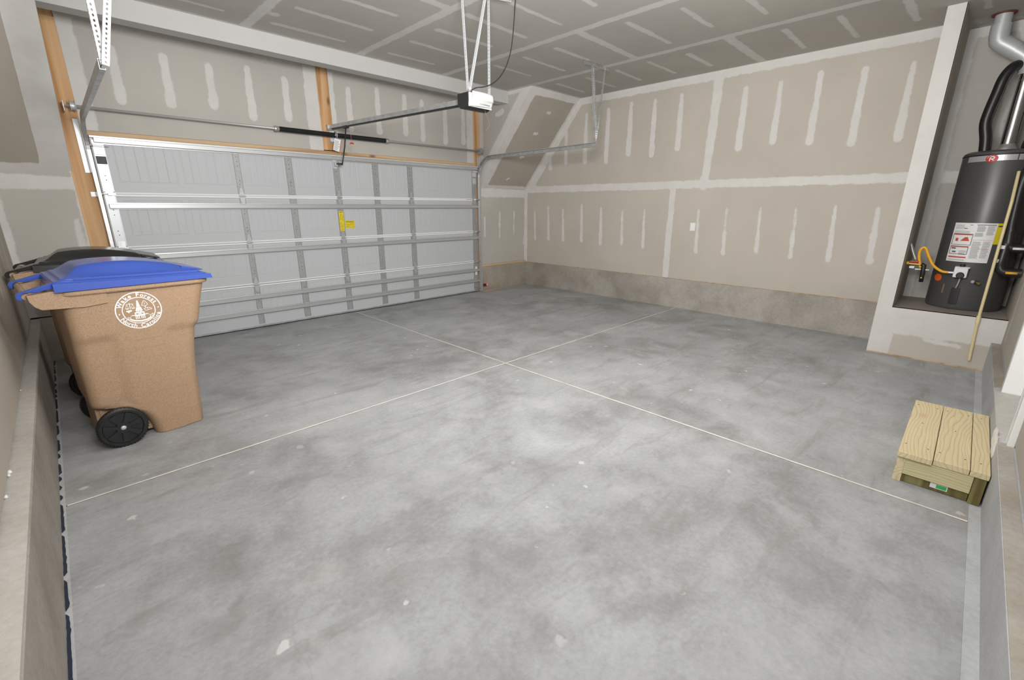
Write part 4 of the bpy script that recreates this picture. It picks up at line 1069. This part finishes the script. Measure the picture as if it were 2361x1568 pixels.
arc_text('North Carolina', math.radians(275), math.radians(142), False)
seal = sb.build('town_seal', M_SEAL, body1)
md = seal.modifiers.new('s', 'SOLIDIFY'); md.thickness = .0008; md.offset = 0
# moulded rectangle under the seal
b = MB(); rz_ = []
for (x0, z0, x1, z1) in ((-.045, .675, .11, .677), (-.045, .617, .11, .619), (-.045, .617, -.043, .677), (.108, .617, .11, .677)):
    yy = -hwz(z0)
    b.box((x0, yy-.0018, z0), (x1, yy+.004, z1))
b.build('moulded_frame', M_TAN, body1)
# two small label patches on the blue lid
lidb = [c for c in bin1.children if c.name.startswith('lid')][0]
bin2, body2 = make_bin('wheeled_bin', None, 0, 'tan wheeled bin with dark grey lid, behind the blue-lidded one', M_BLK2, False)
place(bin1, (.502, 4.226, 0), math.radians(5)); place(bin2, (.448, 5.40, 0), math.radians(-2))

# ------------------------------------------------------------------ water heater
HC = Vector((6.83, .2685, ZP)); HR = .283
wh = thing('water_heater', tuple(HC), 'tall charcoal grey gas water heater on a low platform in the closet', 'water heater')
MB().lathe([(.001, .0), (HR-.012, .0), (HR-.004, .012), (HR, .03), (HR, 1.465), (HR-.006, 1.485), (HR-.03, 1.50), (.10, 1.505), (.001, 1.505)], HC, n=96).build('tank', M_HEAT, wh, smooth=True, auto=40)
MB().lathe([(HR+.001, 1.452), (HR+.003, 1.455), (HR+.003, 1.462), (HR+.001, 1.465)], HC, n=96, cap=False).build('top_seam', M_HEATD, wh, smooth=True)
def hp(ang, z, lift=.001):
    # point on the tank skin; ang 0 faces -x (the room), positive turns to +y (left in view)
    r = HR + lift; return Vector((HC.x - r*math.cos(ang), HC.y + r*math.sin(ang), z))
def patch(b, a0, a1, z0, z1, lift=.0015, shear=0, n=None):
    n = n or max(1, int(abs(a1-a0)/.05)); vs = []
    for i in range(n+1):
        a = a0 + (a1-a0)*i/n
        for z in (z0, z1): vs.append(hp(a, z, lift))
        for z in (z0, z1): vs.append(hp(a, z, lift-.0012))
    fs = []
    for i in range(n):
        q = 4*i; fs += [(q, q+4, q+5, q+1), (q+2, q+3, q+7, q+6), (q+1, q+5, q+7, q+3), (q, q+2, q+6, q+4)]
    fs += [(0, 1, 3, 2), (4*n, 4*n+2, 4*n+3, 4*n+1)]
    b.add(vs, fs)
def ang(y): return math.asin(max(-.98, min(.98, (y-HC.y)/HR)))
b = MB(); patch(b, ang(.50), ang(.18), 1.905, 1.955); b.build('silver_band', M_SILVER, wh)
b = MB(); patch(b, ang(.172), ang(.05), 1.905, 1.955); b.build('silver_band', M_SILVER, wh)
# oval emblem
b = MB(); n = 28; b.add([hp(ang(.343) , 1.925, .004)] + [hp(ang(.343 + .040*math.cos(2*math.pi*k/n)), 1.925 + .033*math.sin(2*math.pi*k/n), .004) for k in range(n)] + [hp(ang(.343 + .042*math.cos(2*math.pi*k/n)), 1.925 + .035*math.sin(2*math.pi*k/n), .0005) for k in range(n)],
    [(0, 1+k, 1+(k+1) % n) for k in range(n)] + [(1+k, 1+(k+1) % n, 1+n+(k+1) % n, 1+n+k) for k in range(n)])
em = b.build('emblem', mat('emblem_red', (.50,.03,.04), .35), wh, smooth=False)
b = MB()
def hl(ps, w_, lift=.0052):
    for (y0, z0), (y1, z1) in zip(ps, ps[1:]):
        dy, dz = y1-y0, z1-z0; L = math.hypot(dy, dz) or 1; a, c = -dz/L*w_/2, dy/L*w_/2
        b.add([hp(ang(y0+a), z0+c, lift), hp(ang(y0-a), z0-c, lift), hp(ang(y1-a), z1-c, lift), hp(ang(y1+a), z1+c, lift)], [(0,1,2,3)])
hl([(.356, 1.905), (.354, 1.935), (.342, 1.945), (.328, 1.938), (.330, 1.925), (.352, 1.922)], .007); hl([(.345, 1.922), (.328, 1.908)], .007)
hl([(.372, 1.930), (.366, 1.944), (.350, 1.954)], .003)
b.build('emblem_mark', M_PAPERW, em)
# rating sheet
ZA, ZB_ = .977, 1.348; LA, LB = ang(.467), ang(.176)
b = MB(); patch(b, LA, LB, ZA, ZB_, .0018); sh_ = b.build('rating_label', M_PAPERW, wh)
b = MB(); patch(b, LB-.003, ang(.134), 1.155, ZB_, .002); yl = b.build('energy_label', M_YEL, wh)
b = MB(); patch(b, LB-.02, ang(.142), 1.315, 1.328, .0032); b.build('label_print', M_PRINT, yl)
def af(u): return LA + (LB-LA)*u
def zf(v): return ZA + (ZB_-ZA)*v
b = MB()
for c0, c1, r0, r1, rows in ((.58, .77, .78, .93, 10), (.80, .97, .70, .93, 14), (.56, .75, .66, .76, 7), (.56, .76, .10, .54, 24), (.79, .95, .12, .54, 20), (.05, .3, .84, .96, 5), (.05, .45, .73, .80, 3), (.06,.5,.03,.06,2), (.3,.48,.18,.30,6)):
    for r in range(rows):
        v = r1 - (r1-r0)*(r+.5)/rows; e_ = c1 - random.uniform(0, .04)
        patch(b, af(c0), af(e_), zf(v)-.0016, zf(v)+.0016, .003, n=3)
b.build('label_text', M_PRINTG, sh_, kind='stuff')
b = MB()
for u0, u1, v, h_ in ((.56, .97, .955, .006), (.28,.36,.86,.006), (.40,.47,.95,.004)): patch(b, af(u0), af(u1), zf(v)-h_/2, zf(v)+h_/2, .003, n=3)
for (u0, u1, v0, v1) in ((.04, .53, .44, .72), (.04, .50, .20, .40)):
    patch(b, af(u0), af(u1), zf(v0)-.002, zf(v0)+.002, .003, n=5); patch(b, af(u0), af(u1), zf(v1)-.002, zf(v1)+.002, .003, n=5)
    patch(b, af(u0), af(u0+.012), zf(v0), zf(v1), .003, n=1); patch(b, af(u1-.012), af(u1), zf(v0), zf(v1), .003, n=1)
patch(b, af(.08), af(.2), zf(.33), zf(.36), .0034, n=2); patch(b, af(.12), af(.22), zf(.24), zf(.27), .0034, n=2)
b.build('label_box', M_PRINT, sh_, kind='stuff')
b = MB(); patch(b, af(.06), af(.51), zf(.69), zf(.715), .0032); patch(b, af(.05), af(.49), zf(.375), zf(.398), .0032); patch(b, af(.05), af(.50), zf(.10), zf(.135), .0032)
for k in range(5): patch(b, af(.27+.02*k), af(.47-.02*k*.5), zf(.54+.02*k), zf(.56+.02*k), .0033, n=3)
patch(b, af(.13), af(.20), zf(.53), zf(.61), .0033, n=2)
patch(b, af(.55), af(.96), zf(.575), zf(.58), .0032); patch(b, af(.55), af(.96), zf(.345), zf(.35), .0032)
b.build('label_red_print', M_PRINTR, sh_, kind='stuff')
# gas control valve, knob, burner tube and door, drain valve, orange sticker
vc = hp(ang(.338), .885, 0)
vb = MB().box((vc.x-.085, vc.y-.052, vc.z-.055), (vc.x+.01, vc.y+.048, vc.z+.05)).build('gas_control', M_WHITE, wh, bevel=.008)
MB().lathe([(.030,0),(.030,.02),(.024,.028),(.001,.028)], (vc.x-.085, vc.y-.004, vc.z-.030), (-1,0,0), 20).build('control_knob', M_BLACK, vb, smooth=True, auto=40)
MB().cyl((vc.x-.04, vc.y-.002, vc.z+.05), (vc.x-.04, vc.y-.002, vc.z+.075), .018, 14).build('selector_knob', M_BLACK, vb)
MB().box((vc.x-.09, vc.y-.06, vc.z+.040), (vc.x-.078, vc.y+.03, vc.z+.050)).build('selector_bar', M_GALVB, vb)
MB().tube([(vc.x-.05, vc.y-.01, vc.z-.055), (vc.x-.045, vc.y-.008, vc.z-.10), (vc.x-.028, vc.y-.002, vc.z-.15), (vc.x-.012, vc.y+.002, vc.z-.165)], .006, 8, smooth_pts=4).build('pilot_tube', M_GALVB, wh, smooth=True)
b = MB(); patch(b, ang(.365), ang(.305), .56, .72, .012); b.build('burner_access', M_HEATD, wh)
b = MB(); b.add([hp(ang(.490), .80, .004)] + [hp(ang(.490+.028*math.cos(2*math.pi*k/16)), .80+.036*math.sin(2*math.pi*k/16), .002) for k in range(16)], [(0, 1+k, 1+(k+1) % 16) for k in range(16)]); o = b.build('round_sticker', M_ORANGE, wh)
b = MB(); patch(b, ang(.435), ang(.425), .655, .745, .002); b.build('scuff', mat('scuff_brown', (.28,.15,.08), .7), wh)
p = hp(ang(.21), .79, 0)
b = MB().cyl(p, p+Vector((-.03,-.008,0)), .018, 14); b.build('drain_valve', M_BLACK, wh)
MB().cyl(p+Vector((-.03,-.008,0)), p+Vector((-.055,-.02,-.004)), .012, 14).build('drain_outlet', M_BRASS, wh)
MB().cyl(hp(ang(.235), .795, 0), hp(ang(.235), .795, .012), .014, 12).build('drain_flange', M_SILVER, wh)
# vent
ve = thing('vent_pipe', (HC.x, HC.y, ZP+1.5), 'shiny galvanised flue with elbows rising from the water heater to the ceiling', 'vent pipe')
zt0 = ZP+1.505
MB().lathe([(.085, .0), (.085, .012), (.062, .045), (.058, .06)], (HC.x, HC.y, zt0), n=32).build('draft_hood', M_GALV, ve, smooth=True, auto=40)
MB().lathe([(.0545, .05), (.0545, .60), (.057, .602), (.057, .612), (.0545, .614), (.0545, .68)], (HC.x, HC.y, zt0), n=40).build('straight_pipe', M_VENT, ve, smooth=True, auto=40)
pts = [(HC.x, HC.y, zt0+.65), (HC.x, HC.y+.004, zt0+.72), (HC.x, HC.y+.05, zt0+.80), (HC.x, HC.y+.13, zt0+.865)]
MB().tube(pts, .066, 24, smooth_pts=2).build('elbow', M_GALVB, ve, smooth=True, auto=25)
pts = [(HC.x, HC.y+.12, zt0+.86), (HC.x, HC.y+.19, zt0+.915), (HC.x, HC.y+.25, zt0+.965), (HC.x, HC.y+.262, zt0+1.05), (HC.x, HC.y+.262, zt0+1.10)]
MB().tube(pts, .070, 24, smooth_pts=2).build('elbow', M_GALVB, ve, smooth=True, auto=25)
MB().cyl((HC.x, HC.y+.262, zt0+1.08), (HC.x, HC.y+.262, H-.001), .060, 28).build('collar_pipe', M_GALVB, ve, smooth=True, auto=40)
MB().lathe([(.061, 0), (.085, 0), (.085, .008), (.061, .008)], (HC.x, HC.y+.262, H-.011), n=28, cap=False).build('ceiling_ring', mat('dark_red_sealant', (.16,.03,.02), .6), ve)
# insulated water lines
p1 = MB().tube([(6.76, .410, ZP+1.508), (6.76, .425, 2.12), (6.76, .455, 2.25), (6.76, .452, 2.36), (6.76, .432, 2.52), (6.76, .415, 2.64), (6.78, .375, 2.72), (6.86, .32, 2.745), (7.12, .30, 2.75)], .044, 16, smooth_pts=6).build('insulated_pipe', M_FOAM, smooth=True, auto=50)
tag(p1, 'black foam-wrapped pipe rising left of the flue and bending behind it', 'pipe', 'black insulated water pipes by the heater')
p2 = MB().tube([(6.90, .13, ZP+1.508), (6.90, .13, 2.08), (6.88, .09, 2.2), (6.88, .04, 2.35), (6.9, .03, 2.5)], .042, 16, smooth_pts=6).build('insulated_pipe', M_FOAM, smooth=True, auto=50)
tag(p2, 'black foam-wrapped pipe on the heater top, right of the flue', 'pipe', 'black insulated water pipes by the heater')
il = thing('insulated_pipe', (6.42, .06, .9), 'black foam-wrapped pipe descending in front of the heater with a white tag', 'pipe', 'black insulated water pipes by the heater')
MB().tube([(6.52, .06, 1.95), (6.50, .105, 1.72), (6.46, .098, 1.40), (6.42, .082, 1.20), (6.42, .078, 1.16), (6.42, .04, 1.135), (6.42, -.055, 1.135)], .041, 16, smooth_pts=5).build('upper_run', M_FOAM, il, smooth=True, auto=50)
MB().tube([(6.44, .088, 1.30), (6.40, .092, 1.05), (6.395, .088, .97), (6.39, .055, .925), (6.39, -.055, .92)], .041, 16, smooth_pts=5).build('lower_run', M_FOAM, il, smooth=True, auto=50)
for (zz, mt, x) in ((1.135, M_WHITE, 6.38), (.92, M_YELT, 6.35)):
    MB().tube([(x, .045, zz), (x, -.03, zz)], .011, 10).build('valve_grip', mt, il, smooth=True)
for zz, yy in ((1.145, .112), (1.02, .124)):
    MB().box((6.36, yy-.018, zz-.016), (6.40, yy+.012, zz+.016)).build('pipe_strap', M_WHITE, il, bevel=.003)
# cream plastic drain line
yP = .128
dl = thing('drain_pipe', (6.225, yP, .1), 'thin cream plastic drain pipe running down the front of the heater platform', 'pipe')
MB().cyl((6.235, yP-.020, .088), (6.235, yP, .47), .012, 14).build('lower_pipe', M_CPVC, dl, smooth=True, auto=40)
MB().cyl((6.235, yP, .45), (6.245, yP+.001, .52), .0165, 14).build('coupling', M_CPVC, dl, smooth=True, auto=40)
MB().cyl((6.242, yP+.001, .51), (6.36, yP+.012, 1.55), .012, 14).build('upper_pipe', M_CPVC, dl, smooth=True, auto=40)
MB().cyl((6.36, yP+.012, 1.54), (6.50, yP+.02, 1.80), .012, 14).build('upper_pipe', M_CPVC, dl, smooth=True, auto=40)

# gas line at the partition
gl = thing('gas_line', (6.5, .70, .9), 'black gas pipe stub with valve, drip leg and yellow flexible connector left of the heater', 'gas line')
gx = 6.52
P = [tuple(zray(px, py, x=gx)) for px, py in ((2122, 618), (2119, 590), (2124, 574), (2134, 572), (2142, 592), (2152, 612), (2170, 625), (2186, 628))]
MB().tube(P, .0125, 12, smooth_pts=5).build('flexible_connector', M_YELT, gl, smooth=True)
a = zray(2186, 628, x=gx); c = zray(2202, 629, x=gx)
MB().cyl(a, c, .011, 10).build('connector_nut', M_GALVB, gl)
P = [tuple(zray(px, py, x=gx)) for px, py in ((2100, 560), (2105, 580), (2112, 602))]
MB().tube(P, .014, 12, smooth_pts=3).build('supply_pipe', M_GALV, gl, smooth=True)
a = zray(2096, 607, x=gx); c = zray(2126, 610, x=gx)
MB().cyl(a, c, .016, 12).build('valve_body', M_BRASS, gl)
MB().lathe([(.001,-.012),(.016,-.010),(.016,.010),(.001,.012)], zray(2093, 606, x=gx), (0,1,0), 12).build('valve_cap', M_YEL, gl)
q = zray(2108, 603, x=gx-.02); MB().box((q.x-.01, q.y-.035, q.z-.008), (q.x+.01, q.y+.035, q.z+.008)).build('valve_handle', M_RED, gl, bevel=.003)
P = [zray(px, py, x=gx) for px, py in ((2124, 609), (2130, 612), (2127, 630), (2123, 650))]
MB().tube(P, [.02, .022, .020, .018], 12).build('drip_leg', M_BLACK, gl, smooth=True)
q = zray(2124, 640, x=gx-.01); MB().cyl(q, q+Vector((-.02,0,0)), .007, 8).build('yellow_tag', M_YEL, gl)
q = zray(2126, 621, x=gx); MB().box((q.x-.01, q.y-.055, q.z-.006), (q.x+.01, q.y+.055, q.z+.004)).build('mounting_strap', M_GALV, gl)
q = zray(2102, 616, x=gx-.01); MB().box((q.x-.002, q.y-.02, q.z-.01), (q.x+.002, q.y+.02, q.z+.012)).build('paper_tag', M_PAPERW, gl)
